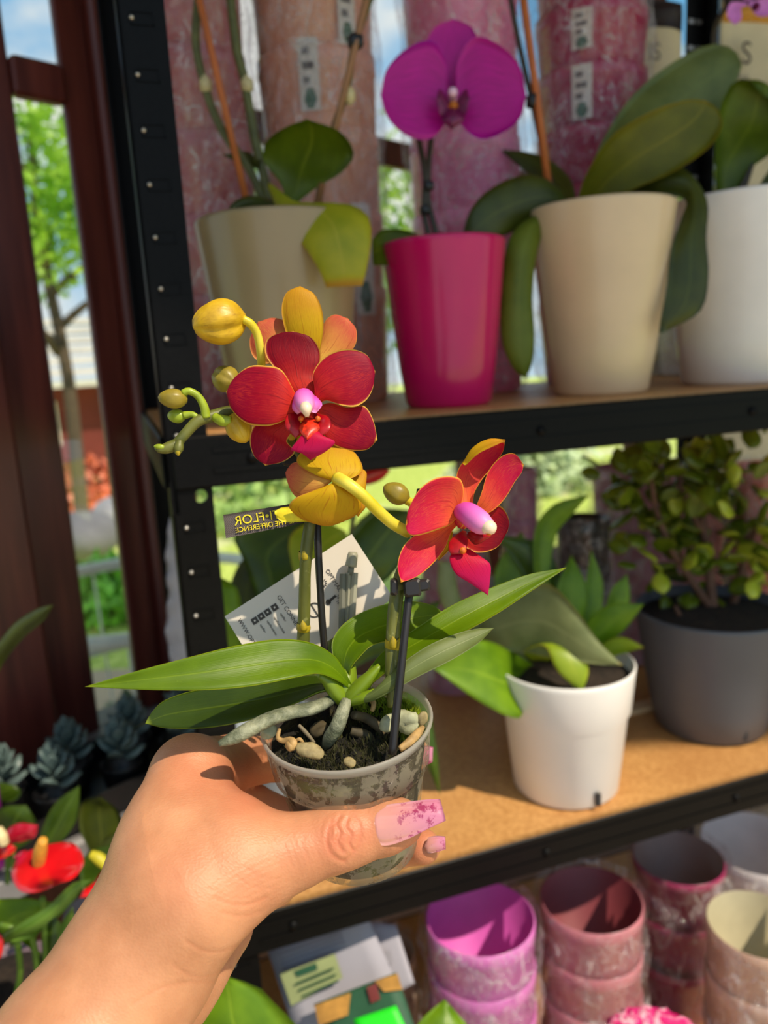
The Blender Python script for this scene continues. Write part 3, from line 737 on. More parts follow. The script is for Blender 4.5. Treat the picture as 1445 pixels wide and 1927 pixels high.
# ------------------------------------------------------------------ stacks of pots in clear film
def film_mat(name, amount, seed):
    t = NT(name); v = t.map(t.obj((1, 1, .6)), (1, 1, 1), (seed * 3.1, 0, 0))
    n1 = t.noise(v, 22, 5, .6, 1.2); n2 = t.noise(v, 60, 4, .6, 2.0)
    r_ = t.math('ABSOLUTE', t.math('SUBTRACT', n2, .5))
    crease = t.math('SUBTRACT', 1.0, t.step(r_, .0, .022))
    fac = t.math('ADD', t.math('MULTIPLY', t.step(n1, .52, .74), amount * .7), t.math('MULTIPLY', crease, amount * 1.5), True)
    warp = t.n('TexNoise', Scale=14.0, Detail=3.0); t.t.links.new(v, warp.inputs['Vector'])
    wv_ = t.n('VectorMath', operation='MULTIPLY_ADD'); t.t.links.new(warp.outputs['Color'], wv_.inputs[0]); wv_.inputs[1].default_value = (.07, .07, .07); t.t.links.new(v, wv_.inputs[2])
    vo_ = t.n('TexVoronoi', Scale=30.0, feature='DISTANCE_TO_EDGE'); t.t.links.new(wv_.outputs[0], vo_.inputs['Vector'])
    vo2 = t.n('TexVoronoi', Scale=75.0, feature='DISTANCE_TO_EDGE'); t.t.links.new(wv_.outputs[0], vo2.inputs['Vector'])
    ln_ = t.math('MAXIMUM', t.math('SUBTRACT', 1., t.step(vo_.outputs['Distance'], .0, .035)), t.math('MULTIPLY', t.math('SUBTRACT', 1., t.step(vo2.outputs['Distance'], .0, .04)), .6))
    ln_ = t.math('MULTIPLY', ln_, t.step(n1, .44, .60))
    fac = t.math('ADD', fac, t.math('MULTIPLY', ln_, .95), True)  # white film wrinkles, with their glints put into the colour
    nrm = t.bump(t.math('ADD', t.math('ADD', n1, t.math('MULTIPLY', vo_.outputs['Distance'], 1.2)), t.math('MULTIPLY', n2, .6)), 1.0, .014)
    b = t.bsdf(Base_Color=(.95, .92, .92, 1), Roughness=.22, Normal=nrm)
    b.inputs['Specular IOR Level'].default_value = .9
    tr = t.n('BsdfTransparent', Color=(.97, .96, .97, 1))
    gl = t.n('BsdfGlossy', Roughness=.10, Normal=nrm)
    m0 = t.n('MixShader'); m0.inputs[0].default_value = .11; t.t.links.new(tr.outputs[0], m0.inputs[1]); t.t.links.new(gl.outputs[0], m0.inputs[2])
    m1 = t.n('MixShader'); t.set(m1.inputs[0], t.math('MULTIPLY', fac, .5)); t.t.links.new(m0.outputs[0], m1.inputs[1]); t.t.links.new(b.outputs[0], m1.inputs[2])
    return t.done(m1)
FILM = [film_mat('clear_film_%d' % k, .5, k) for k in range(3)]
m_sticker = plain('paper_sticker', (216, 206, 194), .6, .05); m_print = plain('grey_print', (96, 92, 90), .7, .1); m_logo = plain('green_sticker_logo', (40, 92, 62), .6, .1)
PI = math.pi
def stack(c, r, n, dz, hp, colr, label, group, taper=.80, film=0, inner=None, sticker=None, open_top=True, fs=1.03, seed=0, film_gap=.004, rough=.3, name='wrapped_pot_stack', tuft=False):
    """n nested plastic pots wrapped together in film; sticker = (angle towards the viewer, heights)"""
    S = thing(name, c, label, 'pot stack', group)
    mo = glazed('pot_plastic_' + str(len(bpy.data.materials)), colr, rough, .3)
    mats = [mo, plain('pot_inside_' + str(len(bpy.data.materials)), inner, .5, .06)] if inner else [mo, mo]
    rb = r * taper
    prof_o = [(1e-4, 0), (rb * .94, 0), (rb, .003), (r * .985, hp * .86), (r, hp * .87), (r, hp - .001), (r - .0012, hp)]
    prof_i = [(r - .0012, hp), (r - .0022, hp - .001), (rb - .0022, .004), (1e-4, .004)]
    first = None
    for k in range(n):
        g = Geo().lathe(prof_o, c + np.array([0, 0, k * dz]), seg=40); g.lathe(prof_i, c + np.array([0, 0, k * dz]), seg=40, mi=1)
        if first is None:
            first = build('pot', g, mats, S)
        else:
            o = first.copy(); col.objects.link(o); o.parent = S; o.location = first.location + Vector((0, 0, k * dz))
    top = (n - 1) * dz + hp
    rg = np.random.default_rng(100 + seed); ph = rg.uniform(0, 6.28, 6)
    zs_ = np.linspace(-.0005, top + .006, 40)
    prof = [(r * fs + film_gap * (1 + .5 * math.sin(z * 90 + ph[0])), z) for z in zs_]
    prof[0] = (rb * fs + .002, .0004)
    def rip(z, th): return 1 + .018 * np.sin(7 * th + ph[1] + z * 40) + .012 * np.sin(13 * th + ph[2] - z * 70) + .010 * np.sin(23 * th + z * 120 + ph[3])
    build('clear_film', Geo().lathe(prof, c, seg=72, ripple=rip), FILM[film], S)
    if tuft:
        pts = [c + np.array([0, 0, top + .012]), c + np.array([.006, 0, top + .03]), c + np.array([.012, -.004, top + .045])]
        build('film_tuft', Geo().tube(pts, [.005, .010, .024], 12, 20, cap=False, flat=.6), FILM[film], S)
    if sticker:
        for (az, z0, z1, wd) in sticker:
            a0 = math.atan2(CAM[1] - c[1], CAM[0] - c[0]) + az
            rr = r * 1.0 + .0016
            g = Geo(); th = np.linspace(a0 - wd, a0 + wd, 7)
            V = [c + np.array([rr * math.cos(q), rr * math.sin(q), z]) for z in (z0, z1) for q in th]
            g.add(V, [(i, i + 1, i + 8, i + 7) for i in range(6)]); so = build('sticker', g, m_sticker, S)
            for k in range(3):
                g = Geo(); zz = z0 + (z1 - z0) * (.42 + k * .2); hh = (z1 - z0) * .05
                th2 = np.linspace(a0 - wd * .6, a0 + wd * (.5 if k % 2 else .1), 4); r2 = rr + .0004
                V = [c + np.array([r2 * math.cos(q), r2 * math.sin(q), z]) for z in (zz - hh, zz + hh) for q in th2]
                g.add(V, [(i, i + 1, i + 5, i + 4) for i in range(3)]); build('print', g, m_print, so)
            g = Geo(); zc = z0 + (z1 - z0) * .16; r2 = rr + .0004
            V = [c + np.array([r2 * math.cos(a0 + wd * .62 * math.cos(q)), r2 * math.sin(a0 + wd * .62 * math.cos(q)), zc + (z1 - z0) * .17 * math.sin(q) * (1 if q < PI else .9)]) for q in np.linspace(0, 2 * PI, 7)[:-1]]
            g.add(V, [tuple(range(6))]); build('logo', g, m_logo, so)
    return S
def st_at(px, n, z, w):
    c = rack_at(px, n, z); return c, w / 2 * proj(c)[2] / F
gp = 'wrapped pot stacks at the back of the upper shelf'
c, r = st_at(426, .27, ZU, 178); stack(c, r, 7, .075, .115, (178, 96, 102), 'dusty rose pots wrapped in clear film behind the left beige pot', gp, .93, 0, seed=1)
c, r = st_at(636, .28, ZU, 204); stack(c, r, 7, .076, .12, (230, 164, 138), 'peach pots wrapped in clear film between the left beige pot and the purple flower', gp, .93, 1, seed=2, sticker=[(-.12, .285, .35, .16), (.55, .345, .41, .16), (.62, .09, .20, .2)])
c, r = st_at(888, .27, ZU, 196); stack(c, r, 7, .076, .12, (238, 124, 172), 'pink pots wrapped in clear film behind the purple flower', gp, .93, 2, seed=3)
c, r = st_at(1112, .27, ZU, 190); stack(c, r, 8, .062, .10, (178, 14, 84), 'magenta pots wrapped in clear film behind the right beige pot', gp, .86, 0, seed=4, sticker=[(-.15, .29, .345, .17), (-.15, .36, .40, .17)])
c, r = st_at(1330, .30, ZU, 190); stack(c, r, 1, .06, .11, (226, 220, 214), 'single white pot in clear film behind the white orchid pot', gp, .86, 1, seed=5)
# printed cream bags at the back right
m_bag = plain('cream_paper', (206, 194, 162), .7, .08, 20); m_bagd = plain('dark_bag_band', (40, 30, 34), .6); m_bago = plain('orange_band', (216, 150, 40), .6)
def seedbag(px, py0, py1, w, n, label, bands, z0=ZU):
    c = rack_at(px, n, z0); D_ = proj(c)[2]; wd = w * D_ / F
    top = P(px, py0, D_)[2]; hgt = max(.1, top - z0)
    S = thing('paper_bag', c, label, 'bag', 'cream paper bags at the back')
    fr = (c, RS, RN, np.array([0, 0, 1.]))
    A = [c - RS * wd / 2, c - RS * wd / 2 + (0, 0, hgt)]; B = [c + RS * wd / 2, c + RS * wd / 2 + (0, 0, hgt)]
    g = Geo().loft(A, B, 10, 9, .022, 0, .001); g.loft([a + RN * .004 for a in A], [b + RN * .004 for b in B], 10, 9, -.018, 0, .001, mi=(0, 0))
    build('bag_body', g, m_bag, S)
    for (z1, z2, mt) in bands:
        zz1, zz2 = hgt * z1, hgt * z2
        g = Geo().loft([c - RS * wd * .49 - RN * .0015 + (0, 0, zz1), c - RS * wd * .49 - RN * .0015 + (0, 0, zz2)], [c + RS * wd * .49 - RN * .0015 + (0, 0, zz1), c + RS * wd * .49 - RN * .0015 + (0, 0, zz2)], 4, 9, .0235, 0, .0006)
        build('printed_band', g, mt, S)
    return S, c, D_, hgt, wd
def text_mesh(body, size, o, ex, ey, mat, parent, mirror=False, name='lettering', align='LEFT', th=.00008):
    cu = bpy.data.curves.new('text', 'FONT'); cu.body = body; cu.size = size; cu.extrude = th; cu.align_x = align
    ob = bpy.data.objects.new('text_tmp', cu); col.objects.link(ob)
    dg = bpy.context.evaluated_depsgraph_get(); me = bpy.data.meshes.new_from_object(ob.evaluated_get(dg))
    bpy.data.objects.remove(ob)
    n = len(me.vertices); co = np.empty(n * 3); me.vertices.foreach_get('co', co); co = co.reshape(-1, 3)
    ex = np.asarray(ex, float); ey = np.asarray(ey, float); ez = np.cross(ex, ey); ez /= np.linalg.norm(ez)
    if np.dot(ez, CAM - np.asarray(o)) < 0: ez = -ez
    V = np.asarray(o) + co[:, :1] * ex + co[:, 1:2] * ey + co[:, 2:3] * ez
    g = Geo().add(V, [tuple(p_.vertices) for p_ in me.polygons])
    bpy.data.meshes.remove(me)
    return build(name, g, mat, parent, smooth=False)
zst = 1.16; cst = rack_at(1400, .46, zst)
SF = (np.array([cst[0], cst[1], 0]), RS, RN, np.array([0, 0, 1.]))
ds = thing('display_stand', np.array([cst[0], cst[1], 0]), 'tall dark wooden stand behind the right end of the rack carrying a paper bag', 'stand')
m_std = plain('dark_stand_wood', (62, 46, 38), .6, .15, 30)
build('stand_top', Geo().box((-.11, -.09, zst - .025), (.11, .09, zst), SF, bev=.003), m_std, ds, smooth=False)
for x_ in (-.10, .075):
    for y_ in (-.08, .055): build('leg', Geo().box((x_, y_, 0), (x_ + .025, y_ + .025, zst - .025), SF), m_std, ds, smooth=False)
S, c, D_, hg, wd = seedbag(1400, 40, 400, 175, .46, 'cream paper bag with orange band and dark top behind the tallest orchid leaf', [(.945, 1.0, m_bagd), (.915, .945, m_bago)], zst)
q = on_plane(1418, 122, c - RN * .0262, RN)
text_mesh('S', .045, q - RS * .014, RS, (0, 0, 1), m_bagd, S, align='CENTER')
text_mesh('fish', .016, on_plane(1388, 152, c - RN * .026, RN), RS, (0, 0, 1), m_print, S)
S, c, D_, hg, wd = seedbag(1236, 60, 400, 80, .37, 'narrow cream paper bag between magenta pots and the rear black post', [(.93, 1.0, m_bagd)])
text_mesh('IS', .03, on_plane(1218, 112, c - RN * .026, RN), RS, (0, 0, 1), m_print, S)

# ------------------------------------------------------------------ lower shelf
# white pot with broad pointed leaves
c = rack_at(1064, .062, ZL); D = proj(c)[2]; DW = D
rt, rb, h = pot_dims(c, 248, 192, 240)
o5 = thing('potted_foliage_plant', c, 'leafy green plant with pointed leaves in a white plastic pot on the lower shelf', 'potted plant')
pw = build('pot', Geo().lathe(pot_prof(rt, rb, h, .002, .001, .36), c), plain('white_plastic_pot', (236, 234, 232), .35, .03, 12), o5)
nv_ = (CAM - c); nv_[2] = 0; nv_ /= np.linalg.norm(nv_); sd = np.cross((0, 0, 1), nv_)
build('water_slot', Geo().box((-.003, -.001, 0), (.003, .0012, .014), (c + sd * .030 + nv_ * (rb * .90) + np.array([0, 0, .006]), sd, nv_, np.array([0, 0, 1.])), bev=.0008), plain('slot_dark', (50, 50, 52), .6), pw, smooth=False)
soil_disc(c, rt * .94, h - .014, o5)
E_ = [
 ([(900, 1200, -.01), (915, 1150, -.03), (965, 1112, -.05), (1030, 1098, -.07), (1085, 1150, -.085), (1125, 1205, -.09), (1172, 1252, -.09)], [(905, 1210, -.01), (935, 1225, -.03), (990, 1228, -.05), (1045, 1240, -.07), (1095, 1247, -.085), (1140, 1251, -.09), (1172, 1252, -.09)], L_pale, .004),
 ([(1010, 1255, 0), (960, 1225, -.04), (905, 1205, -.07), (855, 1225, -.08), (815, 1258, -.08)], [(1012, 1262, 0), (985, 1300, -.04), (978, 1352, -.07), (905, 1322, -.08), (815, 1258, -.08)], L_brite, -.006),
 ([(1000, 1245, -.02), (985, 1226, -.05), (1025, 1215, -.075), (1048, 1262, -.085), (1095, 1304, -.085)], [(1030, 1245, -.02), (1055, 1222, -.05), (1095, 1226, -.075), (1108, 1262, -.085), (1095, 1304, -.085)], L_limey, .003),
 ([(1080, 1250, 0), (1095, 1190, -.01), (1140, 1140, -.02), (1212, 1136, -.03)], [(1095, 1252, 0), (1140, 1215, -.01), (1180, 1180, -.02), (1212, 1136, -.03)], L_brite, .003),
 ([(1060, 1250, 0), (1045, 1180, 0), (1050, 1100, 0), (1075, 1045, .01)], [(1075, 1250, 0), (1095, 1190, 0), (1105, 1110, 0), (1075, 1045, .01)], L_brite, .003),
 ([(1080, 1250, .01), (1090, 1170, .01), (1105, 1080, .02), (1112, 1035, .02)], [(1095, 1250, .01), (1125, 1180, .01), (1135, 1100, .02), (1112, 1035, .02)], L_brite, .003),
 ([(1040, 1245, .01), (1010, 1120, .01), (1005, 1000, .01), (1040, 950, 0), (1110, 930, -.01)], [(1055, 1245, .01), (1035, 1130, .01), (1045, 1010, .01), (1075, 970, 0), (1110, 930, -.01)], L_brite, .003),
 ([(1030, 1245, .0), (1000, 1120, .02), (950, 1030, .02), (900, 1005, .02)], [(1045, 1245, .0), (1060, 1120, .02), (1020, 1025, .02), (900, 1005, .02)], L_anth, .004),
 ([(1020, 1250, .02), (960, 1180, .02), (930, 1080, .03), (980, 1000, .03)], [(1040, 1250, .02), (1030, 1150, .02), (1020, 1070, .03), (980, 1000, .03)], L_brite, .004),
 ([(1100, 1255, 0), (1130, 1215, -.02), (1170, 1198, -.03), (1212, 1218, -.04)], [(1105, 1262, 0), (1140, 1240, -.02), (1180, 1228, -.03), (1212, 1218, -.04)], L_limey, .002),
 ([(1090, 1250, .02), (1130, 1180, .03), (1150, 1110, .03), (1180, 1080, .03)], [(1110, 1250, .02), (1160, 1190, .03), (1185, 1130, .03), (1180, 1080, .03)], L_brite, .003),
 ([(1000, 1250, .01), (930, 1170, .0), (870, 1130, -.02), (850, 1060, -.03), (825, 1055, -.03)], [(1005, 1260, .01), (930, 1215, .0), (860, 1180, -.02), (825, 1120, -.03), (825, 1055, -.03)], L_pale, .004),
]
for A, B, mt, bl in E_:
    leaf(o5, [(x, y, D + q) for x, y, q in A], [(x, y, D + q) for x, y, q in B], D, [mt, mt], bl, th=.0009)

# grey pot with the jade bush
c = rack_at(1335, .105, ZL); D = proj(c)[2]
rt, rb, h = pot_dims(c, 272, 196, 225)
o6 = thing('potted_jade_plant', c, 'bushy small-leaved jade plant in a dark grey pot on the lower shelf', 'potted plant')
pw = build('pot', Geo().lathe(pot_prof(rt, rb, h, .002, .001), c), plain('grey_plastic_pot', (84, 87, 95), .4, .04, 12), o6)
nv_ = (CAM - c); nv_[2] = 0; nv_ /= np.linalg.norm(nv_); sd = np.cross((0, 0, 1), nv_)
build('water_slot', Geo().box((-.003, -.001, 0), (.003, .0012, .012), (c + sd * .036 + nv_ * (rb * .84) + np.array([0, 0, .008]), sd, nv_, np.array([0, 0, 1.])), bev=.0008), plain('slot_dark_grey', (60, 62, 66), .5), pw, smooth=False)
soil_disc(c, rt * .94, h - .012, o6)
m_twig = plain('jade_trunk', (122, 84, 62), .7, .25, 90)
rg = np.random.default_rng(42)
tips = []
def branch(pts, r0, r1):
    build('branch', Geo().tube(PX(pts, D), list(np.linspace(r0, r1, len(pts))), 18, 8), m_twig, o6)
branch([(1340, 1240), (1342, 1180), (1338, 1110), (1330, 1040), (1320, 960)], .0085, .004)
branch([(1340, 1150), (1300, 1090, D - .01), (1262, 1030, D - .02), (1235, 960, D - .02), (1225, 900, D - .02)], .005, .0025)
branch([(1345, 1235), (1375, 1150, D + .01), (1395, 1080), (1405, 1000), (1400, 930)], .006, .003)
branch([(1335, 1235), (1290, 1180, D - .02), (1270, 1140, D - .03)], .004, .002)
branch([(1320, 1000), (1290, 940), (1270, 880)], .004, .002)
branch([(1400, 1040), (1430, 980, D - .03), (1445, 950, D - .05)], .004, .002)
g = Geo(); nu_ = 8
A = np.array([[0, 0, 0], [.004, -.0065, .0005], [.012, -.0095, .002], [.020, -.007, .003], [.025, 0, .0035]]); B = A * np.array([1, -1, 1])
g.loft(A, B, 8, 5, .0015, 0, .0028)
leafmesh = None
L_jade = leaf_mat('jade_leaf', (76, 96, 16), (112, 130, 28), (146, 160, 50), .25, .2, edge=(120, 110, 40)); L_jadel = leaf_mat('jade_leaf_sunlit', (164, 180, 30), (206, 214, 70), (214, 220, 100), .25, .3)
base_leaf = build('leaf', g, [L_jade, L_jade], o6, origin=(0, 0, 0)); base2 = base_leaf.data.copy(); base2.materials.clear(); base2.materials.append(L_jadel); base2.materials.append(L_jadel)
clusters = [(1225, 900, 60), (1270, 880, 55), (1200, 960, 45), (1250, 985, 55), (1300, 930, 60), (1330, 985, 60), (1290, 1040, 55), (1240, 1060, 50), (1320, 1080, 50), (1400, 930, 60), (1370, 1010, 55), (1425, 1000, 55), (1390, 880, 55), (1440, 1060, 45), (1345, 890, 50), (1180, 900, 35)]
k = 0
for (x_, y_, rad) in clusters:
    for j in range(13):
        dx, dy = rg.normal(0, rad * .5, 2); dz = rg.normal(0, .028)
        o = base_leaf if k == 0 else base_leaf.copy()
        if k: col.objects.link(o); o.parent = o6
        sunlit_leaf = (x_ > 1360 and y_ > 900 and rg.random() < .45) or rg.random() < .1  # brighter leaf copy puts sunlight on the right side into the colour
        if k and sunlit_leaf: o.data = base2
        w_ = P(x_ + dx, y_ + dy, D + dz - (.04 if x_ > 1400 else 0))
        WL[o.name] = w_; o.location = Vector(w_ - WL[o6.name])
        dirv = np.array([dx, -dy, rg.normal(0, 40)]); dv = Vector(M @ (dirv / np.linalg.norm(dirv)))
        o.rotation_euler = dv.to_track_quat('X', 'Z').to_euler(); o.rotation_euler.rotate_axis('X', rg.uniform(-1.2, 1.2))
        s_ = rg.uniform(.9, 1.45); o.scale = (s_, s_, s_); k += 1

# anthurium hidden behind the held plant
c = rack_at(560, .11, ZL); D = proj(c)[2]
o7 = thing('potted_anthurium', c, 'anthurium with one red flower and broad leaves behind the held orchid', 'potted plant')
build('pot', Geo().lathe(pot_prof(.058, .042, .10), c), plain('terracotta_pot', (150, 160, 170), .5, .06), o7); soil_disc(c, .054, .09, o7)
for A, B, mt, bl in [
 ([(490, 1330, 0), (440, 1250, -.02), (385, 1235, -.04), (362, 1180, -.05), (380, 1110, -.05), (418, 1088, -.045)], [(500, 1330, 0), (470, 1260, -.02), (455, 1200, -.04), (455, 1150, -.05), (445, 1105, -.05), (418, 1088, -.045)], L_brite, .006),
 ([(540, 1280, .03), (460, 1060, .04), (440, 1000, .04), (520, 960, .04), (600, 975, .04)], [(560, 1280, .03), (560, 1090, .04), (590, 1050, .04), (610, 1010, .04), (600, 975, .04)], L_anth, -.006),
 ([(580, 1280, .03), (620, 1100, .03), (640, 1030, .02), (700, 960, .02), (770, 960, .01)], [(590, 1290, .03), (680, 1130, .03), (740, 1080, .02), (775, 1020, .02), (770, 960, .01)], L_anth, .006),
 ([(600, 1280, .02), (680, 1180, .02), (760, 1150, .02), (830, 1130, .01)], [(600, 1300, .02), (700, 1240, .02), (780, 1220, .02), (830, 1130, .01)], L_anth, .004),
 ([(480, 1300, .04), (430, 1130, .05), (450, 1060, .05), (480, 1040, .05)], [(500, 1300, .04), (500, 1130, .05), (500, 1070, .05), (480, 1040, .05)], L_dark, .004),
 ([(585, 1290, .02), (555, 1090, .01), (545, 1010, 0), (600, 980, -.01), (650, 1000, -.01)], [(595, 1290, .02), (610, 1100, .01), (650, 1060, 0), (660, 1030, -.01), (650, 1000, -.01)], L_limey, -.004),
 ([(600, 1330, -.02), (690, 1330, -.04), (790, 1300, -.05), (820, 1400, -.06), (828, 1497, -.05)], [(600, 1345, -.02), (690, 1360, -.04), (775, 1360, -.05), (800, 1430, -.06), (828, 1497, -.05)], L_anth, .004)]:
    leaf(o7, [(x, y, D + q) for x, y, q in A], [(x, y, D + q) for x, y, q in B], D, [mt, mt], bl, th=.0008)
m_red = plain('red_spathe', (206, 16, 26), .22, .12, 40, coat=.4); m_redd = plain('red_spathe_deep', (170, 10, 40), .25, .15, 40, coat=.4)
build('flower_stem', Geo().tube(PX([(590, 1290), (640, 1120, D + .02), (664, 980, D + .02), (670, 900, D + .01)], D), .0025, 20, 8), m_stem, o7)
build('spathe', Geo().loft(PX([(668, 905, D), (690, 885, D - .01), (712, 878, D - .02), (735, 885, D - .03)], D), PX([(668, 915, D), (695, 912, D - .01), (718, 903, D - .02), (735, 885, D - .03)], D), 14, 7, .003, 0, .0008), [m_red, m_red], o7)
build('spadix', Geo().tube(PX([(672, 912), (668, 880), (667, 845)], D - .005), [.004, .0045, .002], 10, 10), plain('orange_spadix', (214, 60, 30), .5), o7)

# wrapped stacks and dark pots behind on the lower shelf
gp = 'wrapped pot stacks at the back of the lower shelf'
def st_top(px, n, z, w, topy):
    c, r = st_at(px, n, z, w); D_ = proj(c)[2]; return c, r, max(.05, P(px, topy, D_)[2] - z)
for (px_, n_, w_, ty, colr, lab, tp, fi) in [
    (985, .31, 60, 868, (170, 104, 146), 'slim mauve pots in film behind the lower leafy plant', .95, 0),
    (1190, .32, 150, 868, (178, 108, 140), 'mauve pink pots in film behind the left side of the jade plant', .9, 1),
    (1285, .31, 130, 880, (226, 150, 156), 'dusty pink pots in film directly behind the jade plant', .9, 2),
    (1430, .20, 118, 862, (222, 126, 108), 'terracotta pink pots in film at the right end of the lower shelf', .9, 0),
    (860, .33, 120, 1000, (186, 120, 158), 'mauve pots in film behind the held orchid and the leafy plant', .9, 1)]:
    c, r, hh = st_top(px_, n_, ZL, w_, ty)
    hp = .10; n__ = max(1, int((hh - hp) / .06) + 1); dz = (hh - hp) / max(1, n__ - 1) if n__ > 1 else .06
    stack(c, r, n__, dz, hp, colr, lab, gp, tp, fi, seed=int(px_))
c, r, hh = st_top(1098, .26, ZL, 95, 960)
stack(c, r, 3, (hh - .11) / 2, .11, (26, 26, 30), 'black nursery pots in film between leafy plant and jade plant', gp, .85, 1, seed=77)

# ------------------------------------------------------------------ bottom shelf
gp = 'wrapped pot stacks on the bottom shelf'
def low(px_, py_, w_, D_, colr, lab, n_, dz, hp, inner=None, tp=.85, fi=0, seed=0, sticker=None, tuft=False):
    t_ = P(px_, py_, D_); r = w_ / 2 * D_ / F
    hh = t_[2] - ZB
    n_ = max(1, int(round((hh - hp) / dz)) + 1); dz2 = (hh - hp) / max(1, n_ - 1) if n_ > 1 else dz
    if n_ == 1: hp = hh
    c = np.array([t_[0], t_[1], ZB])
    stack(c, r, n_, dz2, hp, colr, lab, gp, tp, fi, inner, sticker, seed=seed, fs=1.02, tuft=tuft)
low(903, 1724, 205, .735, (224, 124, 204), 'lilac pink pots in clear film under the lower shelf beam, leftmost pink stack', 4, .05, .11, (206, 90, 180), .93, 0, 11, tuft=False)
low(1112, 1690, 190, .80, (204, 128, 140), 'dusty rose pots in clear film right of the lilac pots', 4, .05, .11, (128, 58, 66), .93, 1, 12)
low(1276, 1612, 165, .94, (158, 36, 92), 'magenta pots with grey insides in clear film below the grey pot', 4, .062, .085, (140, 124, 120), .72, 2, 13)
low(1428, 1738, 186, .80, (206, 172, 150), 'beige pots in clear film at the bottom right corner', 4, .06, .12, (172, 164, 134), .92, 0, 14)
low(1425, 1585, 200, 1.0, (214, 212, 216), 'white pots in clear film below the right end of the lower shelf', 4, .06, .12, (214, 210, 212), .9, 1, 15)
low(720, 1790, 120, .90, (186, 168, 150), 'cream pots in clear film behind the leaflets left of the lilac pots', 4, .06, .1, None, .9, 2, 18)

# pink bag in film at the bottom edge, standing on a plinth box
t_ = P(1240, 1985, .62); r = 108 * .62 / F
m_pb = NT('pink_gift_film'); v = m_pb.obj(); f = m_pb.noise(m_pb.map(v, (1, 1, .2)), 60, 3, .6, 2.); 
m_pinkbag = m_pb.done(m_pb.bsdf(Base_Color=m_pb.ramp(f, [(.35, lin((196, 10, 96))), (.5, lin((232, 60, 140))), (.62, lin((240, 190, 210)))]), Roughness=.2, Normal=m_pb.bump(f, .8, .004)))
pbz = ZB
pbc = np.array([t_[0], t_[1], pbz])
S = thing('pink_flower_pot', pbc, 'bright pink pot with crinkled pink film top at the bottom edge', 'pot')
hh = t_[2] - pbz
build('pot', Geo().lathe(pot_prof(r * .96, r * .75, hh - .005), pbc), glazed('hot_pink_glaze', (214, 20, 110)), S)
build('crinkled_film', Geo().lathe([(r * .98, hh - .05), (r * 1.04, hh - .02), (r * 1.02, hh), (r * .85, hh + .008), (r * .5, hh + .004), (1e-4, hh + .006)], pbc, seg=90, ripple=lambda z, th: 1 + .03 * np.sin(17 * th) + .02 * np.sin(31 * th + 1)), m_pinkbag, S)

# leaflets, seed packets and price card at the left of the bottom shelf
def card(name, pts, d, mat, th, label, cat, group=None, bow=.0):
    (x0, y0), (x1, y1), (x2, y2), (x3, y3) = pts
    A = PX([(x0, y0, d[0]), ((x0 + x3) / 2, (y0 + y3) / 2, (d[0] + d[1]) / 2), (x3, y3, d[1])]); B = PX([(x1, y1, d[0]), ((x1 + x2) / 2, (y1 + y2) / 2, (d[0] + d[1]) / 2), (x2, y2, d[1])])
    return build(name, Geo().loft(A, B, 10, 7, bow, 0, th), [mat, mat], None, label=label, category=cat, group=group, smooth=True), A, B
def printed(parent, pts, d, mat, name):
    (x0, y0), (x1, y1), (x2, y2), (x3, y3) = pts
    A = PX([(x0, y0, d[0]), (x3, y3, d[1])]); B = PX([(x1, y1, d[0]), (x2, y2, d[1])])
    return build(name, Geo().loft(A, B, 3, 3, 0, 0, .0004), [mat, mat], parent, smooth=False)
m_paper = plain('white_paper', (160, 158, 170), .7, .04); m_pgreen = plain('pale_green_print', (150, 160, 110), .7, .08); m_pgd = plain('dark_green_print', (34, 84, 58), .6, .15)
m_line = plain('grey_text_lines', (150, 148, 158), .7); m_neon = plain('neon_green_card', (30, 220, 30), .5, .04); m_ochre = plain('ochre_print', (186, 136, 60), .6, .3, 60); m_redp = plain('dark_red_print', (120, 50, 50), .6)
lf, _, _ = card('leaflet', [(503, 1788), (690, 1722), (760, 1880), (560, 1960)], (.705, .685), m_paper, .0008, 'white printed leaflet with pale green panel leaning below the lower shelf', 'leaflet')
printed(lf, [(527, 1833), (630, 1795), (645, 1840), (548, 1893)], (.692, .688), m_pgreen, 'green_panel')
printed(lf, [(553, 1828), (594, 1812), (598, 1824), (560, 1838)], (.690, .689), m_pgd, 'panel_picture')
for k in range(4): printed(lf, [(522 + k * 3, 1797 + k * 8), (642 + k * 3, 1754 + k * 8), (643 + k * 3, 1757 + k * 8), (523 + k * 3, 1800 + k * 8)], (.700, .699), m_line, 'text_line')
for k in range(3): printed(lf, [(555 + k * 6, 1850 + k * 12), (628 + k * 4, 1820 + k * 12), (629 + k * 4, 1823 + k * 12), (556 + k * 6, 1853 + k * 12)], (.688, .686), m_pgd, 'text_line')
lf2, _, _ = card('leaflet', [(690, 1735), (745, 1740), (780, 1850), (725, 1880)], (.725, .705), m_paper, .0008, 'narrow white leaflet behind the printed leaflet', 'leaflet')
printed(lf2, [(715, 1790), (735, 1788), (740, 1812), (722, 1815)], (.712, .709), m_line, 'text_line')
pk, _, _ = card('seed_packet', [(590, 1890), (745, 1830), (790, 1960), (640, 2000)], (.672, .65), m_pgd, .003, 'dark green seed packet with ochre picture beside the neon card', 'packet')
printed(pk, [(592, 1892), (660, 1868), (655, 1910), (600, 1930)], (.666, .66), m_ochre, 'packet_picture')
printed(pk, [(690, 1858), (708, 1850), (716, 1880), (698, 1888)], (.666, .662), m_redp, 'packet_picture')
printed(pk, [(705, 1846), (748, 1832), (757, 1862), (722, 1866)], (.668, .664), m_ochre, 'packet_picture')
card('price_card', [(665, 1918), (745, 1892), (790, 1990), (690, 2010)], (.645, .625), m_neon, .0008, 'bright neon green card at the bottom edge', 'card')

